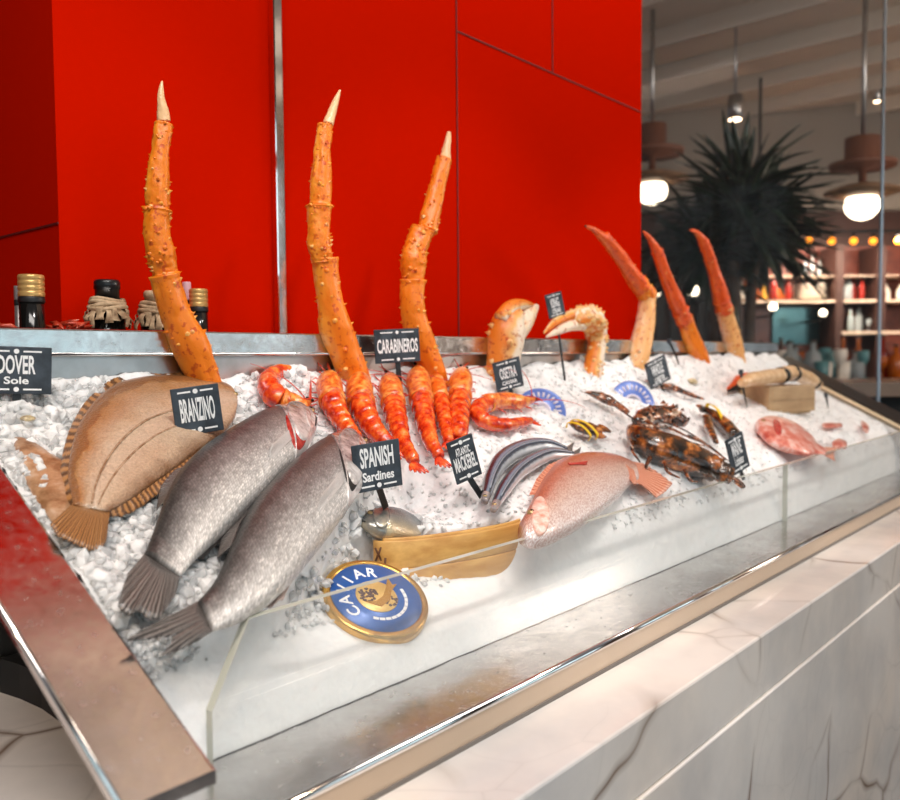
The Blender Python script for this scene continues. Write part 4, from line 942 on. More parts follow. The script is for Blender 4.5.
m = MB(); m.lathe(tc_ + tn * .001, [(TR * .40, 0), (TR * .39, .0006), (TR * .1, .0007)], 40, tn); em = m.build('emblem', plain('emblem_gold', (226, 186, 110), .35, .3), lid)
fr = lambda x, y, z=.0018: tc_ + tx * (x * TR) + ty * (y * TR) + tn * z
dkp = plain('emblem_brown', (92, 66, 62), .5)
m = MB(); rnd = random.Random(5)
for cx, cy, rr, cnt in ((-.14, .10, .2, 60), (.16, -.22, .15, 30)):
    for _ in range(cnt):
        a = rnd.uniform(0, 6.28); q = rr * rnd.random() ** .5; m.lathe(fr(cx + q * math.cos(a), cy + q * .75 * math.sin(a)), [(TR * .028, 0), (TR * .02, .0004)], 7, tn)
m.build('emblem_grain', dkp, em)
m = MB(); pts = [(-.30, -.02), (-.1, -.1), (.1, -.06), (.3, .1), (.5, .3), (.46, .1), (.56, .08), (.34, -.02), (.16, -.2), (-.1, -.26)]
vs = [fr(x, y, .0019) for x, y in pts] + [fr(x, y, .0024) for x, y in pts]; n = len(pts); m.add(vs, [list(range(n, 2 * n))] + [(i, (i + 1) % n, n + (i + 1) % n, n + i) for i in range(n)]); m.build('emblem_fish', M['gold'], em, False)
m = MB()
def arc_text(s, r, a0, a1, hs, flip=False):
    for i, ch in enumerate(s):
        vs, fs, tw, th_ = text_verts(ch, .02, .0004); a = a0 + (a1 - a0) * i / max(1, len(s) - 1); k = hs * TR / th_
        er = V((math.cos(a), math.sin(a))); et = V((math.sin(a), -math.cos(a)))
        if flip: er2, et2 = -er, -et
        else: er2, et2 = er, et
        m.add([fr(er.x * r + (et2.x * p.x + er2.x * p.y) * k / TR, er.y * r + (et2.y * p.x + er2.y * p.y) * k / TR, .0010 + p.z * .5) for p in vs], fs)
arc_text('CAVIAR', .63, math.radians(190), math.radians(60), .24)
m.build('lettering', M['chalk'], lid, False)
m = MB()
for i in range(11):
    a = math.radians(230 + 12 * i); m.box(fr(math.cos(a) * .56, math.sin(a) * .56, .0011), (TR * .03, TR * .05, .0002), Matrix((tx * math.cos(a) + ty * math.sin(a), -tx * math.sin(a) + ty * math.cos(a), tn)).transposed())
m.build('border_marks', M['chalk'], lid, False)

# two more tins buried edge up
for lab, pxs in (('blue and white caviar tin half sunk behind the open prawn and caviar sign', [(524, 393), (566, 412)]), ('blue and white caviar tin half sunk behind the lobster claw', [(615, 388), (654, 401)])):
    a, b = bed(*pxs[0], .004), bed(*pxs[1], .004); c = (a + b) * .5; w = (b - a).length / 2
    r = thing('caviar_tin', lab, 'tin', c, 'half sunk blue caviar tins')
    ex = (b - a).normalized(); en = (NB * .55 - ex.cross(NB).normalized() * -.35 + V((-.2, -.75, 0))).normalized(); en = (en - ex * en.dot(ex)).normalized(); ey = en.cross(ex)
    if ey.z < 0: ey = -ey
    pb = plain('tin_pale_blue', (88, 116, 190), .3, .1, .2, 60); cc = c - ey * w * .45
    m = MB(); m.lathe(cc, [(w * 1.08, -.012), (w * 1.1, 0), (w * 1.05, .001), (w, .0004), (w * .98, .0012), (w * .1, .0013)], 40, en); bd = m.build('tin_body', pb, r)
    m = MB()
    for k in range(9):
        a_ = math.radians(25 + 16 * k); p = cc + ex * (math.cos(a_) * w * .78) + ey * (math.sin(a_) * w * .78) + en * .0016; m.box(p, (w * .05, w * .12, .0003), Matrix((ex * math.sin(a_) - ey * math.cos(a_), ex * math.cos(a_) + ey * math.sin(a_), en)).transposed())
    m.lathe(cc + en * .0013, [(w * .45, 0), (w * .44, .0005), (w * .36, .0005), (w * .35, 0)], 30, en); m.build('border_marks', plain('tin_pale_print', (214, 206, 220), .4), bd)

# wooden box with long clams
bx = thing('wooden_box', 'pale wooden box near the far steel side with long clams on it', 'box', bed(785, 400))
wd = wood('pale_wood', (160, 128, 92), (196, 164, 124), .6)
a, b = bed(768, 412, .004), bed(812, 409, .004); c = (a + b) * .5; rot = Matrix.Rotation(math.radians(-16), 3, 'Z')
hb = .034
for nm, off_, hs in (('front_board', V((0, -.0, 0)), (.085, .006, hb)), ('back_board', V((0, .09, .0)), (.085, .006, hb)), ('side_board', V((-.09, .045, 0)), (.006, .05, hb)), ('side_board', V((.09, .045, 0)), (.006, .05, hb)), ('base_board', V((0, .045, -hb)), (.085, .045, .006))):
    m = MB(); m.box(c + V((0, 0, .030)) + rot @ off_, hs, rot, bev=.002)
    if nm == 'front_board':
        m.box(c + V((0, -.001, .030)) + rot @ (off_ + V((0, -.006, 0))), (.084, .0006, .0012), rot)
    m.build(nm, wd, bx, False)
clam_m = mottled('clam_siphon', [(.3, (210, 160, 108)), (.6, (236, 200, 156)), (.85, (246, 226, 198))], 40, .3, .4, .4)
Yb = c.y + .03
for lab, lst, rings in (('long cream clam over the middle of the wooden box, dark band around it', [(742, 383, 5), (752, 379, 7.5), (765, 377, 8), (778, 376, 8.5), (788, 374, 8.5), (797, 374, 7)], [.68, .9]),
                        ('long cream clam at the far side of the wooden box, dark end', [(783, 372, 6), (793, 372, 7.5), (802, 376, 8), (811, 381, 8), (817, 385, 6)], [.25, .82])):
    r = thing('geoduck_clam', lab, 'clam', upright(lst[0][:2], Yb), 'long clams on the wooden box')
    P, R = px_chain(lst, Yb); m = MB(); a_, b_ = blob(m, P, R, 18, .9, bumps=.12, ref=(0, 0, 1)); m.build('siphon', clam_m, r)
    for t in rings:
        i = int(t * 26); m = MB(); m.tube([a_[i - 1], a_[i], a_[min(26, i + 1)]], [b_[i] * 1.0, b_[i] * 1.12, b_[i] * 1.0], 16, (0, 0, 1), flat=.9); m.build('dark_band', M['dark'], r)
r = thing('crab_pincer', 'orange and dark small crab pincer lying beside the wooden box', 'crab claw', bed(735, 388))
m = MB(); blob(m, *chain([(746, 378, 6), (740, 381, 6), (733, 385, 3), (727, 389, 1)], .012), 12, 1, ref=NB, bumps=.2); m.build('palm', crab_r, r)
m = MB(); blob(m, *chain([(741, 386, 3.5), (735, 388, 3), (728, 391, 1)], .008), 10, 1, ref=NB, bumps=.2); m.build('finger', M['dark'], r)
shell_m = mottled('small_shell', [(.3, (90, 66, 40)), (.6, (226, 206, 160))], 140, .3, .3)
for lab, q, rr in (('tiny pale shell lying in the ice between the two lobster groups', (693, 381), 5), ('tiny brown shell in the ice below the crab claws', (606, 371), 4), ('dark little shell in the ice beside the wooden box top', (742, 365), 3.4), ('brown shell fragment in the ice near the Dover Sole sign', (28, 418), 5)):
    p = bed(*q, .006); r = thing('small_shell', lab, 'shell', p); s_ = mm(rr, p)
    for nm, sg in (('upper_valve', 1), ('lower_valve', -1)):
        m = MB(); g = [[p + UB * (s_ * 1.5 * math.cos(t) * f_) + VB * (s_ * .9 * math.sin(t) * f_) + NB * (sg * s_ * .5 * (1 - f_ * f_) + .0004 * math.sin(9 * t)) for t in np.linspace(0, 2 * math.pi, 21)] for f_ in (.05, .4, .7, 1)]
        m.shell(g, NB, .0008); m.build(nm, shell_m, r)

build_ice()

# ================================================================ BOTTLES BEHIND THE RAIL
ZS = EYE - .17
sh = MB(); abox(-.6, 1.2, YB + .072, RW_Y - .018, ZS - .02, ZS, sh); o = sh.build('back_shelf', M['steel_dull'], None, False); tag(o, 'steel shelf behind the display rail carrying bottles and jars', 'shelf')
dk_glass = plain('dark_bottle_glass', (16, 15, 14), .12, 0, .2, 20); foil = plain('bottle_foil', (26, 25, 26), .4)
straw = mottled('raffia', [(.3, (120, 92, 66)), (.55, (186, 158, 124)), (.8, (222, 200, 170))], 60, .7, .5, 0)
capg = plain('gold_cap', (206, 164, 100), .32, .5, .12, 40); silver = plain('silver_foil', (170, 160, 156), .35, .7)
YS = 1.085
def neck_bottle(label, px0, px1, ytop, ycap, capm, bodym, name='bottle', ridge=True, Y=YS, flare=1.12):
    a, b = on_y(px0, 300, Y), on_y(px1, 300, Y); x = (a.x + b.x) / 2; r = (b - a).length / 2 * .92; zt_ = on_y((px0 + px1) / 2, ytop, Y).z; zc = on_y((px0 + px1) / 2, ycap, Y).z
    root = thing(name, label, 'bottle', (x, Y, ZS)); m = MB(); zn = EYE - .03
    m.lathe((x, Y, 0), [(r * 2.0, ZS), (r * 2.1, ZS + .004), (r * 2.1, EYE - .07), (r * 1.8, EYE - .05), (r * flare, zn), (r * 1.02, EYE + .02), (r * .97, zc)], 28); m.build('glass_body', bodym, root)
    h = zt_ - zc; prof = [(r * 1.0, zc), (r * 1.03, zc + .001)]
    if ridge:
        for k in range(3): z = zc + h * (.22 + .24 * k); prof += [(r * 1.03, z), (r * .96, z + h * .04), (r * 1.03, z + h * .09)]
    prof += [(r * 1.02, zt_ - .002), (r * .95, zt_), (r * .2, zt_)]
    m = MB(); m.lathe((x, Y, 0), prof, 28); m.build('cap', capm, root)
    m = MB(); m.lathe((x, Y, 0), [(r * 1.02, zc - .007), (r * 1.04, zc - .006), (r * 1.04, zc - .001), (r * 1.0, zc)], 28); m.build('neck_ring', foil, root)
neck_bottle('dark bottle with a ribbed gold cap, first from the steel side', 18, 45, 275, 297, capg, dk_glass)
neck_bottle('slim silver topped bottle half hidden behind the first gold capped one', 14, 24, 286, 300, silver, silver, ridge=False, Y=YS + .026)
neck_bottle('dark bottle with a gold cap just right of the tallest crab leg', 190, 207, 289, 307, capg, dk_glass)
neck_bottle('pale pink topped bottle squeezed behind the tallest crab leg', 183, 191, 282, 300, plain('pink_cap', (206, 160, 168), .4), silver, ridge=False, Y=YS + .028)
def jar(label, px0, px1, ytop, ycol, capm, tie=True):
    Y = YS; a, b = on_y(px0, 300, Y), on_y(px1, 300, Y); x = (a.x + b.x) / 2; r = (b - a).length / 2 * .9; zt_ = on_y((px0 + px1) / 2, ytop, Y).z; zc = on_y((px0 + px1) / 2, ycol, Y).z
    root = thing('jar', label, 'jar', (x, Y, ZS)); m = MB(); m.lathe((x, Y, 0), [(r * 1.0, ZS), (r * 1.1, ZS + .01), (r * 1.05, EYE + .005), (r * .72, zc)], 28); m.build('glass_body', dk_glass, root)
    m = MB(); cr_ = r * .62; m.lathe((x, Y, 0), [(cr_, zc - .004), (cr_, zc + (zt_ - zc) * .55), (cr_ * 1.08, zc + (zt_ - zc) * .58), (cr_ * 1.08, zt_ - .003), (cr_ * .95, zt_), (cr_ * .1, zt_)], 28); m.build('lid', capm, root)
    rnd = random.Random(int(px0)); m = MB()
    for k in range(4):
        ph = rnd.uniform(0, 6); m.tube([V((x + math.cos(t) * (r * .80 + .001 * k), Y + math.sin(t) * (r * .80 + .001 * k), zc + .002 - .0035 * k + .002 * math.sin(2 * t + ph))) for t in np.linspace(0, 2 * math.pi, 30)], [.0032] * 30, 6)
    m.build('raffia_tie', straw, root)
    m = MB()
    for k in range(22):                                    # frayed cloth skirt under the tie
        a0 = 2 * math.pi * k / 22 + rnd.uniform(-.1, .1); d = V((math.cos(a0), math.sin(a0), 0)); s_ = V((-d.y, d.x, 0)); w = r * .17
        c0 = V((x, Y, zc - .006)); L_ = rnd.uniform(.016, .03)
        m.shell([[c0 + d * (r * .8 + (r * .42) * f_ ** .7) - V((0, 0, L_ * f_)) + s_ * (w * u * (1 + .3 * math.sin(5 * f_ + k))) + d * (.003 * math.sin(k * 2 + 6 * f_)) for u in (-1, -.3, .3, 1)] for f_ in np.linspace(0, 1, 6)], d, .0008)
    m.build('cloth_skirt', straw, root)
jar('dark jar with black lid and raffia tied around its neck', 87, 127, 280, 302, plain('black_lid', (20, 22, 25), .3))
jar('jar with a raffia covered top half hidden by the tallest crab leg', 138, 172, 291, 306, straw)
chili_m = mottled('dried_chili', [(.3, (120, 26, 14)), (.6, (190, 66, 40)), (.85, (222, 130, 90))], 80, .35, .3, .3)
bowl_m = plain('dark_bowl', (40, 30, 26), .4)
def chilis(px0, px1, Y, n, bowl_label, lab, grp):
    a, b = on_y(px0, 320, Y), on_y(px1, 320, Y); w = (b.x - a.x) / 2; cx = (a.x + b.x) / 2; R_ = min(.04, w)
    root = thing('tall_bowl', bowl_label, 'bowl', (cx, Y, ZS)); m = MB(); m.lathe((cx, Y, 0), [(w * .6, ZS), (w * .7, ZS + .004), (w * 1.0, EYE + .033), (w * .96, EYE + .033), (w * .9, EYE + .024), (.002, EYE + .024)], 28); m.build('bowl_body', bowl_m, root)
    rnd = random.Random(px1); src = None
    m = MB(); m.tube([(-.016, 0, 0), (-.008, .002, .002), (.004, .001, .001), (.016, -.003, -.001)], [.0010, .0032, .0028, .0004], 8); 
    for i in range(n):
        if src is None: src = o = m.build('dried_chili', chili_m, None)
        else: o = src.copy(); COL.objects.link(o)
        q = rnd.uniform(-.8, .8); o.location = (cx + q * w, Y + rnd.uniform(-.5, .5) * min(w, .03), EYE + .033 + rnd.uniform(0, .010) * (1 - abs(q)) + .006)
        o.rotation_euler = (rnd.uniform(-.4, .4), rnd.uniform(-.5, .5), rnd.uniform(0, 6.28)); tag(o, lab, 'chili', grp)
chilis(52, 86, YS, 12, 'dark bowl hidden by the rail, holding chilies between first bottle and jar', 'dried red chili in the bowl between the gold capped bottle and the jar', 'chilies between bottle and jar')
chilis(-22, 12, YS, 10, 'dark bowl hidden by the rail, holding chilies left of the first bottle', 'dried red chili in the bowl at the picture edge left of the first bottle', 'chilies beside the first bottle')

# ================================================================ THE ROOM BEYOND
RX = V((RM[0, 0], RM[1, 0], 0)).normalized(); FX = V((FWD.x, FWD.y, 0)).normalized()
ROOM = Matrix((RX, FX, V((0, 0, 1)))).transposed()      # boxes turned to face along the bar
def rbox(mb, px0, px1, py0, py1, D, depth_=.02, bev=0):
    a, b = at(px0, py1, D), at(px1, py0, D); c = (a + b) * .5 + FX * (depth_ / 2); w = (b - a).dot(RX); return mb.box(c, (abs(w) / 2, depth_ / 2, abs(b.z - a.z) / 2), ROOM, bev=bev)
wall_dark = plain('dark_bar_wall', (58, 30, 22), .6, 0, .25, 2); wall_grey = plain('grey_plaster', (150, 140, 130), .8, 0, .08, 1)
m = MB(); a = at(560, 400, 7.0); b = at(1400, 400, 7.0); c = (a + b) * .5; m.box((c.x, c.y, 1.25), ((b - a).dot(RX) / 2, .06, 1.25), ROOM); struct(m, 'wall_far', wall_dark)
m = MB(); m.box((c.x, c.y, 3.1), ((b - a).dot(RX) / 2, .06, .62), ROOM); struct(m, 'wall_upper', wall_grey)
# stepped ceiling: broad pleats running parallel to the depth of the room
CZ = EYE + 1.95; ceil_m = plain('beige_ceiling', (214, 202, 188), .85, 0, .06, 1)
m = MB()
for k in range(20):
    x0 = 1.2 + k * .62; vs = [(x0, -6, CZ - .02), (x0, 12, CZ - .02), (x0 + .62, 12, CZ + .09), (x0 + .62, -6, CZ + .09), (x0 + .62, 12, CZ - .02), (x0 + .62, -6, CZ - .02)]
    m.add(vs, [(0, 1, 2, 3), (3, 2, 4, 5)])
struct(m, 'ceiling', ceil_m)

bar = thing('back_bar', 'dark back bar with pale lit shelves of bottles across the room', 'bar', at(850, 420, 6.6))
red_wood = wood('red_brown_wood', (86, 34, 22), (120, 54, 34), .3, .4); pale_shelf = plain('pale_shelf', (214, 190, 170), .5)
D0 = 6.5
m = MB(); rbox(m, 742, 1010, 274, 277, D0, .32); m.build('upper_shelf', pale_shelf, bar, False)
m = MB(); rbox(m, 738, 1010, 298.5, 303, D0, .32); m.build('middle_shelf', pale_shelf, bar, False)
m = MB(); rbox(m, 842, 905, 331, 334, D0, .32); m.build('lower_shelf', pale_shelf, bar, False)
m = MB(); rbox(m, 734, 1010, 246, 440, D0 + .33, .04); m.build('back_panel', red_wood, bar, False)
for a_, b_ in ((733, 739), (836, 842), (877, 884)):
    m = MB(); rbox(m, a_, b_, 246, 440, D0 + .01, .3); m.build('upright', wall_dark, bar, False)
m = MB(); rbox(m, 773, 836, 307, 344, D0 + .29, .03); k = NT('teal_mirror'); k.col((44, 84, 90)); k.p(Metallic=.6, Roughness=.25); mir = m.build('mirror', k.m, bar, False)
counter = thing('bar_counter', 'dark bar counter crowded with glasses across the room', 'bar', at(860, 430, 5.6))
m = MB(); rbox(m, 690, 1080, 379, 386, 5.3, .6); m.build('worktop', plain('dark_worktop', (52, 48, 46), .25), counter, False)
m = MB(); a = at(690, 386, 5.4); b = at(1080, 386, 5.4); c = (a + b) * .5 + FX * .22; m.box((c.x, c.y, a.z / 2), ((b - a).dot(RX) / 2, .2, a.z / 2), ROOM); m.build('front', wall_dark, counter, False)
# service table beyond the far end of the display
st_ = thing('service_table', 'brown stone service table beyond the far end of the display', 'table', at(880, 420, 4.2))
m = MB(); rbox(m, 836, 1060, 381, 397, 4.0, .7); m.build('table_top', plain('brown_stone', (120, 100, 84), .3, 0, .25, 8), st_, False)
m = MB(); a = at(850, 397, 4.1); b = at(1050, 397, 4.1); c = (a + b) * .5 + FX * .2; m.box((c.x, c.y, a.z / 2), ((b - a).dot(RX) / 2, .18, a.z / 2), ROOM); m.build('table_base', M['dark'], st_, False)

BP = {'tall': [(.036, 0), (.038, .01), (.038, .16), (.030, .19), (.014, .215), (.014, .285), (.016, .287), (.016, .30), (.004, .30)],
      'round': [(.042, 0), (.05, .02), (.052, .09), (.04, .14), (.016, .16), (.016, .20), (.019, .202), (.019, .215), (.004, .215)],
      'glass': [(.03, 0), (.03, .003), (.005, .008), (.005, .07), (.03, .10), (.036, .13), (.033, .165), (.03, .165), (.004, .10)],
      'tumbler': [(.032, 0), (.036, .005), (.04, .10), (.037, .10), (.034, .01), (.004, .01)]}
cols = {'amber': plain('amber_bottle', (170, 84, 28), .1), 'red': plain('red_bottle', (130, 30, 20), .12), 'green': plain('green_bottle', (70, 110, 60), .1), 'clear': plain('clear_bottle', (200, 210, 214), .06, 0, .08, 20, Transmission_Weight=.5), 'white': plain('white_bottle', (236, 226, 214), .3), 'brown': plain('brown_bottle', (70, 38, 22), .12), 'yellow': plain('yellow_bottle', (226, 176, 70), .15), 'teal': plain('teal_glass', (110, 170, 176), .08, 0, .08, 20, Transmission_Weight=.4)}
cap_m = plain('bottle_cap', (60, 46, 36), .4); proto = {}
def bottle(kind, c, loc, sc, label, group, name='bottle', cat='bottle'):
    key = (kind, c)
    if key not in proto:
        r = thing(name, label, cat, loc, group); pr = BP[kind]; m = MB()
        if kind in ('tall', 'round'):
            m.lathe(r.location, pr[:-3], 18); m.build('glass_body', cols[c], r); m = MB(); m.lathe(r.location, pr[-4:], 14); m.build('cap', cap_m, r)
        else: m.lathe(r.location, pr, 18); m.build('bowl', cols[c], r)
        proto[key] = r
    else:
        s_ = proto[key]; r = s_.copy(); COL.objects.link(r); r.location = loc; tag(r, label, cat, group)
        for ch in s_.children: d = ch.copy(); COL.objects.link(d); d.parent = r
    r.scale = (sc,) * 3
def row_of(n, px0, px1, pyb, D, kinds, colors, sc, where, grp, seed, name='bottle', cat='bottle'):
    rnd = random.Random(seed)
    for i in range(n):
        px = px0 + (px1 - px0) * (i + .5) / n + rnd.uniform(-1, 1); c = rnd.choice(colors); k = rnd.choice(kinds)
        p = at(px, pyb, D) + FX * rnd.uniform(.02, .2); p.z = at((px0 + px1) / 2, pyb, D).z
        bottle(k, c, p, sc * rnd.uniform(.85, 1.05), 'blurred %s %s %s' % (c, cat, where), '%s %ss %s' % (c, cat, grp), name, cat)
row_of(7, 742, 770, 298.4, D0, ['tall', 'round'], ['white', 'red', 'brown', 'amber', 'yellow'], .62, 'on the middle bar shelf beside the palm trunk', 'on the middle shelf by the palm', 1)
row_of(6, 772, 800, 298.4, D0, ['tall', 'round'], ['red', 'brown', 'amber'], .62, 'on the middle bar shelf above the mirror', 'on the middle shelf above the mirror', 2)
row_of(8, 843, 876, 298.4, D0, ['tall', 'round'], ['clear', 'brown', 'red'], .66, 'on the middle bar shelf left of the glass screen edge', 'on the middle shelf by the screen', 3)
row_of(5, 886, 925, 298.4, D0, ['tall', 'round'], ['red', 'brown', 'white'], .62, 'on the middle bar shelf past the glass screen edge', 'on the middle shelf past the screen', 4)
row_of(8, 843, 876, 330.8, D0, ['tall', 'glass'], ['clear', 'teal', 'green'], .62, 'on the short lower bar shelf', 'on the lower shelf', 5)
row_of(9, 745, 832, 274, D0, ['tall'], ['white', 'amber', 'clear'], .5, 'on the top bar shelf under the bulbs', 'on the top shelf', 6)
row_of(22, 742, 876, 379, 5.3, ['glass', 'tumbler', 'round'], ['clear', 'teal', 'white'], 1.15, 'on the bar counter left of the screen edge', 'on the bar counter', 7, 'drinking_glass', 'glass')
row_of(7, 884, 930, 379, 5.3, ['glass', 'tall', 'round'], ['clear', 'red', 'green', 'amber'], 1.0, 'on the bar counter past the screen edge', 'on the bar counter past the screen', 8, 'drinking_glass', 'glass')
row_of(12, 742, 872, 379, 5.6, ['tall', 'round'], ['amber', 'clear', 'green', 'teal', 'brown', 'yellow'], 1.0, 'at the back of the bar counter', 'at the back of the counter', 9)
# stack of pale plates on the middle shelf
pl = thing('plate_stack', 'stack of pale plates on the middle bar shelf below the bulbs', 'plates', at(818, 298.4, D0) + FX * .14); m = MB()
for i in range(4): m.lathe(pl.location, [(.05, .002 + i * .03), (.115, .022 + i * .03), (.118, .028 + i * .03), (.05, .012 + i * .03), (.004, .012 + i * .03)], 28)
m.build('plates', cols['white'], pl)
# glowing bulbs on a rail
bulb_m = emit('warm_bulb', (255, 150, 40), 3.2); white_bulb = emit('globe_light', (255, 236, 206), 5.0); spot_m = emit('spot_lens', (255, 220, 180), 10)
br = thing('light_rail', 'dark rail over the bar carrying a row of warm bulbs', 'lamp rail', at(840, 232, 6.0)); m = MB(); rbox(m, 740, 960, 229, 233.5, 6.0, .04); m.build('rail', M['dark'], br, False)
for tx_ in (760, 940):
    p = at(tx_, 229, 6.0); m = MB(); m.box((p.x + FX.x * .02, p.y + FX.y * .02, (p.z + CZ) / 2), (.008, .008, (CZ - p.z) / 2 + .01), ROOM); m.build('hanger', M['dark'], br, False)
def bulb(px, n):
    p = at(px, 240.5, 6.0) + FX * .02
    r = thing('rail_bulb', n, 'bulb', p, 'warm bulbs on the bar rail'); m = MB(); m.ball(p, .026, 14); m.build('glass_bulb', bulb_m, r)
    m = MB(); m.lathe(p, [(.012, .022), (.014, .024), (.014, .05), (.004, .052)], 12); m.build('socket', M['dark'], r)
for px, n in ((787, 'warm bulb on the bar rail, first of the row from the palm'), (810, 'warm bulb on the bar rail, second from the palm'), (833, 'warm bulb on the bar rail, middle one of five'), (855, 'warm bulb on the bar rail, fourth from the palm'), (874.5, 'warm bulb on the bar rail right at the screen edge'), (900, 'warm bulb on the bar rail past the screen edge, at the picture edge')): bulb(px, n)
# pendants
shade_m = wood('pendant_wood', (112, 82, 58), (160, 122, 90), .3, .5)
def pendant(label, px, py, D, r_px, disc_px, cap_px):
    p = at(px, py, D); k = D / F_PX; root = thing('pendant_lamp', label, 'pendant lamp', p, 'globe pendant lamps'); rg = r_px * k
    m = MB(); m.ball(p, rg, 24, None, .92); m.build('globe', white_bulb, root)
    zt_ = p.z + rg * .55; rd = disc_px * k
    m = MB(); m.lathe((p.x, p.y, 0), [(rg * .8, zt_ - .01), (rd, zt_ + .012), (rd, zt_ + .024), (rd * .6, zt_ + .05), (rg * .8, zt_ + .06), (.01, zt_ + .06)], 40); m.build('disc_shade', shade_m, root)
    zc = at(px, cap_px[1], D).z; zc2 = at(px, cap_px[0], D).z
    m = MB(); m.lathe((p.x, p.y, 0), [(.02, zt_ + .06), (.02, zc - .07), (rd * .85, zc - .055), (rd * .88, zc - .03), (cap_px[2] * k, zc - .02), (cap_px[2] * k, zc2), (.015, zc2)], 32); m.build('shade_cap', plain('shade_brown', (120, 74, 54), .6), root)
    m = MB(); m.tube([(p.x, p.y, zc2), (p.x, p.y, CZ + .02)], [.012, .012], 8); m.build('rod', M['steel_dull'], root)
pendant('globe pendant lamp with a wooden disc shade by the glass screen edge', 862, 205, 4.4, 16.5, 36, (139, 158, 17))
pendant('globe pendant lamp half hidden by the red wall edge', 652, 191, 4.8, 15, 36, (126, 146, 14))
# spotlights under the ceiling
def spot(label, px, py, D, r_):
    p = at(px, py, D); root = thing('spotlight', label, 'spotlight', p, 'ceiling spotlights'); m = MB(); m.lathe(p, [(r_, 0), (r_ * .98, .004), (.002, .004)], 16); m.build('lens', spot_m, root)
    m = MB(); m.lathe(p, [(r_ * 1.05, .004), (r_ * 1.2, .006), (r_ * 1.2, .14), (.01, .145)], 18); m.build('housing', M['steel_dull'], root)
    m = MB(); m.tube([(p.x, p.y, p.z + .14), (p.x, p.y, CZ + .1)], [.008, .008], 6); m.build('rod', M['steel_dull'], root)
spot('ceiling spotlight hanging right above the palm crown', 735, 120, 5.0, .036)
for lab, px, py in (('tiny ceiling spotlight, first of the three in a line over the palm', 788, 84), ('tiny ceiling spotlight, middle of the three in a line', 810, 80), ('tiny ceiling spotlight, last of the three toward the screen edge', 831, 75.5), ('tiny ceiling spotlight above the pendant at the screen edge', 877, 102)): spot(lab, px, py, 6.2, .022)
def candle(label, px, py, D, r_):
    p = at(px, py, D); root = thing('wall_light', label, 'wall light', p, 'little lights deep in the dark room'); m = MB(); m.ball(p, r_, 12); m.build('glass_bulb', white_bulb, root)
    m = MB(); m.lathe(p, [(r_ * .5, -r_ * 1.6), (r_ * .6, -r_ * .8), (r_ * .4, -r_ * .7)], 12); m.build('socket', M['dark'], root); m = MB(); m.tube([p + V((0, 0, -r_ * 1.5)), p + V((0, 0, -r_ * 2)) + FX * .1, V((p.x, p.y, p.z - r_ * 2)) + FX * (6.94 - D if D < 6.9 else .01)], [r_ * .3] * 3, 6); m.build('bracket', M['dark'], root)
for lab, px, py, r_ in (('small light between the first two dark room crab legs, nearer the wall edge', 656, 293, .03), ('small light between the last two crab legs', 693, 291, .045), ('small round light under the middle bar shelf beside the palm', 773, 307, .032), ('small round light in front of the teal mirror', 823, 313, .028), ('small light close behind the last crab leg', 711, 292, .026)): candle(lab, px, py, 6.4, r_)

# the palm like yucca
leaf = mottled('yucca_leaf', [(.3, (10, 20, 12)), (.6, (26, 44, 24)), (.85, (62, 84, 40))], 9, .4, .2, .2); trunk_m = mottled('trunk', [(.3, (40, 30, 24)), (.7, (84, 64, 50))], 20, .8, .5, 0)
Dp = 3.9; pc = at(745, 213, Dp)
yu = thing('yucca_palm', 'tall dark spiky potted palm standing in the room beyond the display', 'plant', (pc.x, pc.y, 0))
m = MB(); rnd = random.Random(11); heads = [pc + RX * -.02 + V((0, 0, .02)), pc + RX * .13 + FX * .15 + V((0, 0, -.05)), pc + RX * -.16 + FX * .1 + V((0, 0, -.13))]
for hi, hc in enumerate(heads):
    for i in range(230 if hi == 0 else 150):
        ph = rnd.uniform(0, 2 * math.pi); el = math.asin(rnd.uniform(-.55, 1)); L_ = rnd.uniform(.30, .45) * (1.0 if hi == 0 else .85)
        d = V((math.cos(ph) * math.cos(el), math.sin(ph) * math.cos(el), math.sin(el))); s_ = d.cross(V((0, 0, 1)))
        if s_.length < .05: s_ = V((1, 0, 0))
        s_.normalize(); n_ = s_.cross(d); c = hc + V((0, 0, rnd.uniform(-.12, .08))); row = []; dr = rnd.uniform(.02, .22)
        for q in range(6):
            f_ = q / 5; w = .022 * math.sin(math.pi * min(.98, .22 + .76 * f_)) ** .8; p = c + d * (.03 + L_ * f_) - V((0, 0, dr * f_ * f_ * .6))
            row.append([p - s_ * w + n_ * (w * .5), p, p + s_ * w + n_ * (w * .5)])
        m.shell(row, n_, .0012)
m.build('foliage', leaf, yu)
for i, hc in enumerate(heads):
    foot = V((pc.x, pc.y, .45)) + RX * (.05 * (i - 1)); m = MB()
    m.tube([foot.lerp(hc, t / 10) + RX * (.03 * math.sin(t * .5 + i)) for t in range(11)], [.034 - .001 * t for t in range(11)], 10); m.build('trunk', trunk_m, yu)
m = MB(); m.lathe((pc.x, pc.y, 0), [(.17, 0), (.18, .01), (.22, .48), (.205, .48), (.2, .43), (.004, .43)], 32); m.build('pot', plain('dark_pot', (48, 44, 42), .5), yu)
# dark slatted screen deep in the room between the wall edge and the palm
scn = thing('timber_screen', 'dark timber screen deep in the room behind the slender crab legs', 'screen', at(690, 440, 6.7)); dkw = plain('black_timber', (30, 22, 18), .6, 0, .3, 5)
for i in range(7):
    m = MB(); x0 = 628 + 14 * i; a = at(x0, 255, 6.75); b = at(x0 + 8, 255, 6.75); c = (a + b) * .5; m.box((c.x, c.y, a.z / 2), ((b - a).dot(RX) / 2, .02, a.z / 2), ROOM); m.build('post', dkw, scn, False)
m = MB(); rbox(m, 622, 727, 250, 262, 6.7, .05); m.build('cross_rail', dkw, scn, False)
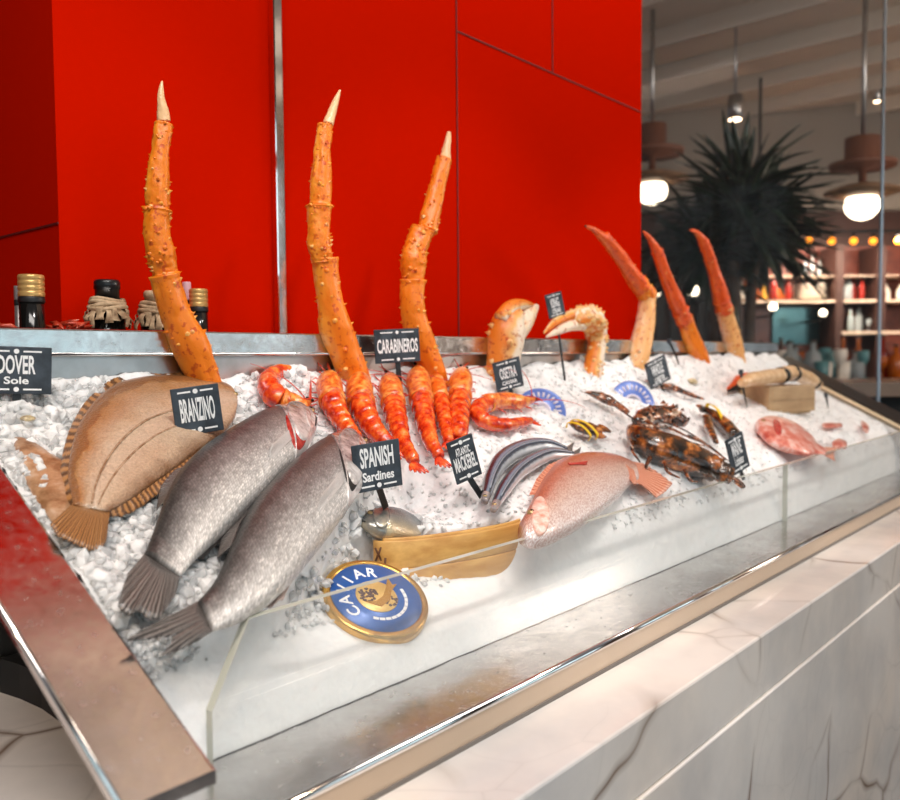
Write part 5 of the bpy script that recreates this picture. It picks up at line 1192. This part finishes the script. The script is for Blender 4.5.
# tall glass screen standing past the wall edge
gs = thing('glass_screen', 'tall clear glass screen with a thin bright edge between display and bar', 'glass screen', (0, 0, 0))
a = at(634, 300, 3.1); b = at(879, 300, 3.1); c = (a + b) * .5; gs.location = (c.x, c.y, 0); w = (b - a).dot(RX) / 2
m = MB(); m.box((c.x, c.y, 1.62), (w, .004, 1.61), ROOM); m.build('glass_pane', M['screen'], gs, False)
m = MB(); m.box(V((b.x, b.y, 1.62)) + RX * .003, (.0035, .006, 1.61), ROOM); m.build('edge_strip', plain('bright_edge', (170, 180, 190), .2, .6), gs, False)
m = MB(); m.box((c.x, c.y, .005), (w, .02, .006), ROOM); m.build('floor_channel', M['steel_dull'], gs, False)

# ================================================================ STREET FRONT, BEHIND THE CAMERA
FY = -3.4
fw = plain('front_wall_brown', (96, 74, 60), .7, 0, .2, 2); frm = plain('window_frame_dark', (40, 36, 34), .4)
k = NT('daylight_pane'); g_ = k.mapv(k.geo(), (1.6, 1, .9)); nz = k.noise(2.2, 7, g_, .7); c_ = k.ramp(nz, [(.40, (88, 130, 138)), (.47, (198, 228, 238)), (.56, (232, 244, 250)), (.70, (200, 226, 236))]); k.col((0, 0, 0)); k.p(Emission_Color=c_, Emission_Strength=2.2); pane_m = k.m
wins = [(-3.4, -1.3), (-.7, .9), (1.6, 2.98), (3.44, 4.36), (8.2, 8.75), (10.2, 11.4), (12.1, 13.0)]
m = MB(); edge_ = -6.0
for x0, x1 in wins:
    abox(edge_, x0, FY - .1, FY, 0, 4.4, m); abox(x0, x1, FY - .1, FY, 0, .75, m); abox(x0, x1, FY - .1, FY, 3.0, 4.4, m); edge_ = x1
abox(edge_, 13.5, FY - .1, FY, 0, 4.4, m); struct(m, 'wall_front', fw)
for i, (x0, x1) in enumerate(wins):
    m = MB(); abox(x0, x1, FY - .08, FY - .07, .75, 3.0, m); wn = struct(m, 'window_%d' % (i + 1), pane_m)
    m = MB()
    for (a, b, c, d) in ((x0, x0 + .05, .75, 3), (x1 - .05, x1, .75, 3), (x0, x1, .75, .8), (x0, x1, 2.95, 3.0), ((x0 + x1) / 2 - .02, (x0 + x1) / 2 + .02, .75, 3)): abox(a, b, FY - .06, FY + .01, c, d, m)
    m.build('window_frame', frm, wn, False)

# ================================================================ LIGHT
def area(name, loc, target, sx, sy, power, col):
    l = bpy.data.lights.new(name, 'AREA'); l.shape = 'RECTANGLE'; l.size = sx; l.size_y = sy; l.energy = power; l.color = col
    o = bpy.data.objects.new(name, l); COL.objects.link(o); o.location = loc; o.rotation_euler = (V(target) - V(loc)).to_track_quat('-Z', 'Y').to_euler(); return o
def spotl(name, loc, target, power, col, ang=40, r=.03, blend=.5):
    l = bpy.data.lights.new(name, 'SPOT'); l.energy = power; l.color = col; l.spot_size = math.radians(ang); l.spot_blend = blend; l.shadow_soft_size = r
    o = bpy.data.objects.new(name, l); COL.objects.link(o); o.location = loc; o.rotation_euler = (V(target) - V(loc)).to_track_quat('-Z', 'Y').to_euler(); return o
area('ceiling_light_front', (-.3, -.3, 3.1), (1.1, .8, 1.0), 1.6, .6, 40, (1, .94, .89))
for i, x in enumerate((.45, 1.25, 2.1)): spotl('display_spot_%d' % i, (x, -.05, 3.0), (x + .05, .85, 1.1), 50, (1, .93, .87), 46, .05)
def point(name, loc, power, col, r=.15):
    l = bpy.data.lights.new(name, 'POINT'); l.energy = power; l.color = col; l.shadow_soft_size = r; o = bpy.data.objects.new(name, l); COL.objects.link(o); o.location = loc; return o
point('room_fill', (4.6, -1.9, 2.3), 160, (1, .86, .74), .5); area('upper_wall_fill', (1.3, .2, 2.75), (1.3, 1.14, 3.3), 2.2, .15, 16, (1, .82, .68)); spotl('side_fill', (-1.0, .1, 2.4), (.3, .8, .95), 34, (1, .74, .50), 24, .06)  # unseen sources added to brighten ceiling, upper wall and counter under the side plate
area('bar_shelf_light', tuple(at(860, 240, 6.1)), tuple(at(860, 330, 6.6)), 1.6, .08, 40, (1, .82, .64))
w = bpy.data.worlds.new('room_ambience'); SC.world = w; w.use_nodes = True; bg = w.node_tree.nodes['Background']; bg.inputs[0].default_value = (.98, .95, .98, 1); bg.inputs[1].default_value = .20
SC.view_settings.view_transform = 'Standard'; SC.view_settings.look = 'None'; SC.view_settings.gamma = 1; SC.view_settings.use_curve_mapping = False; SC.view_settings.exposure = 0.0
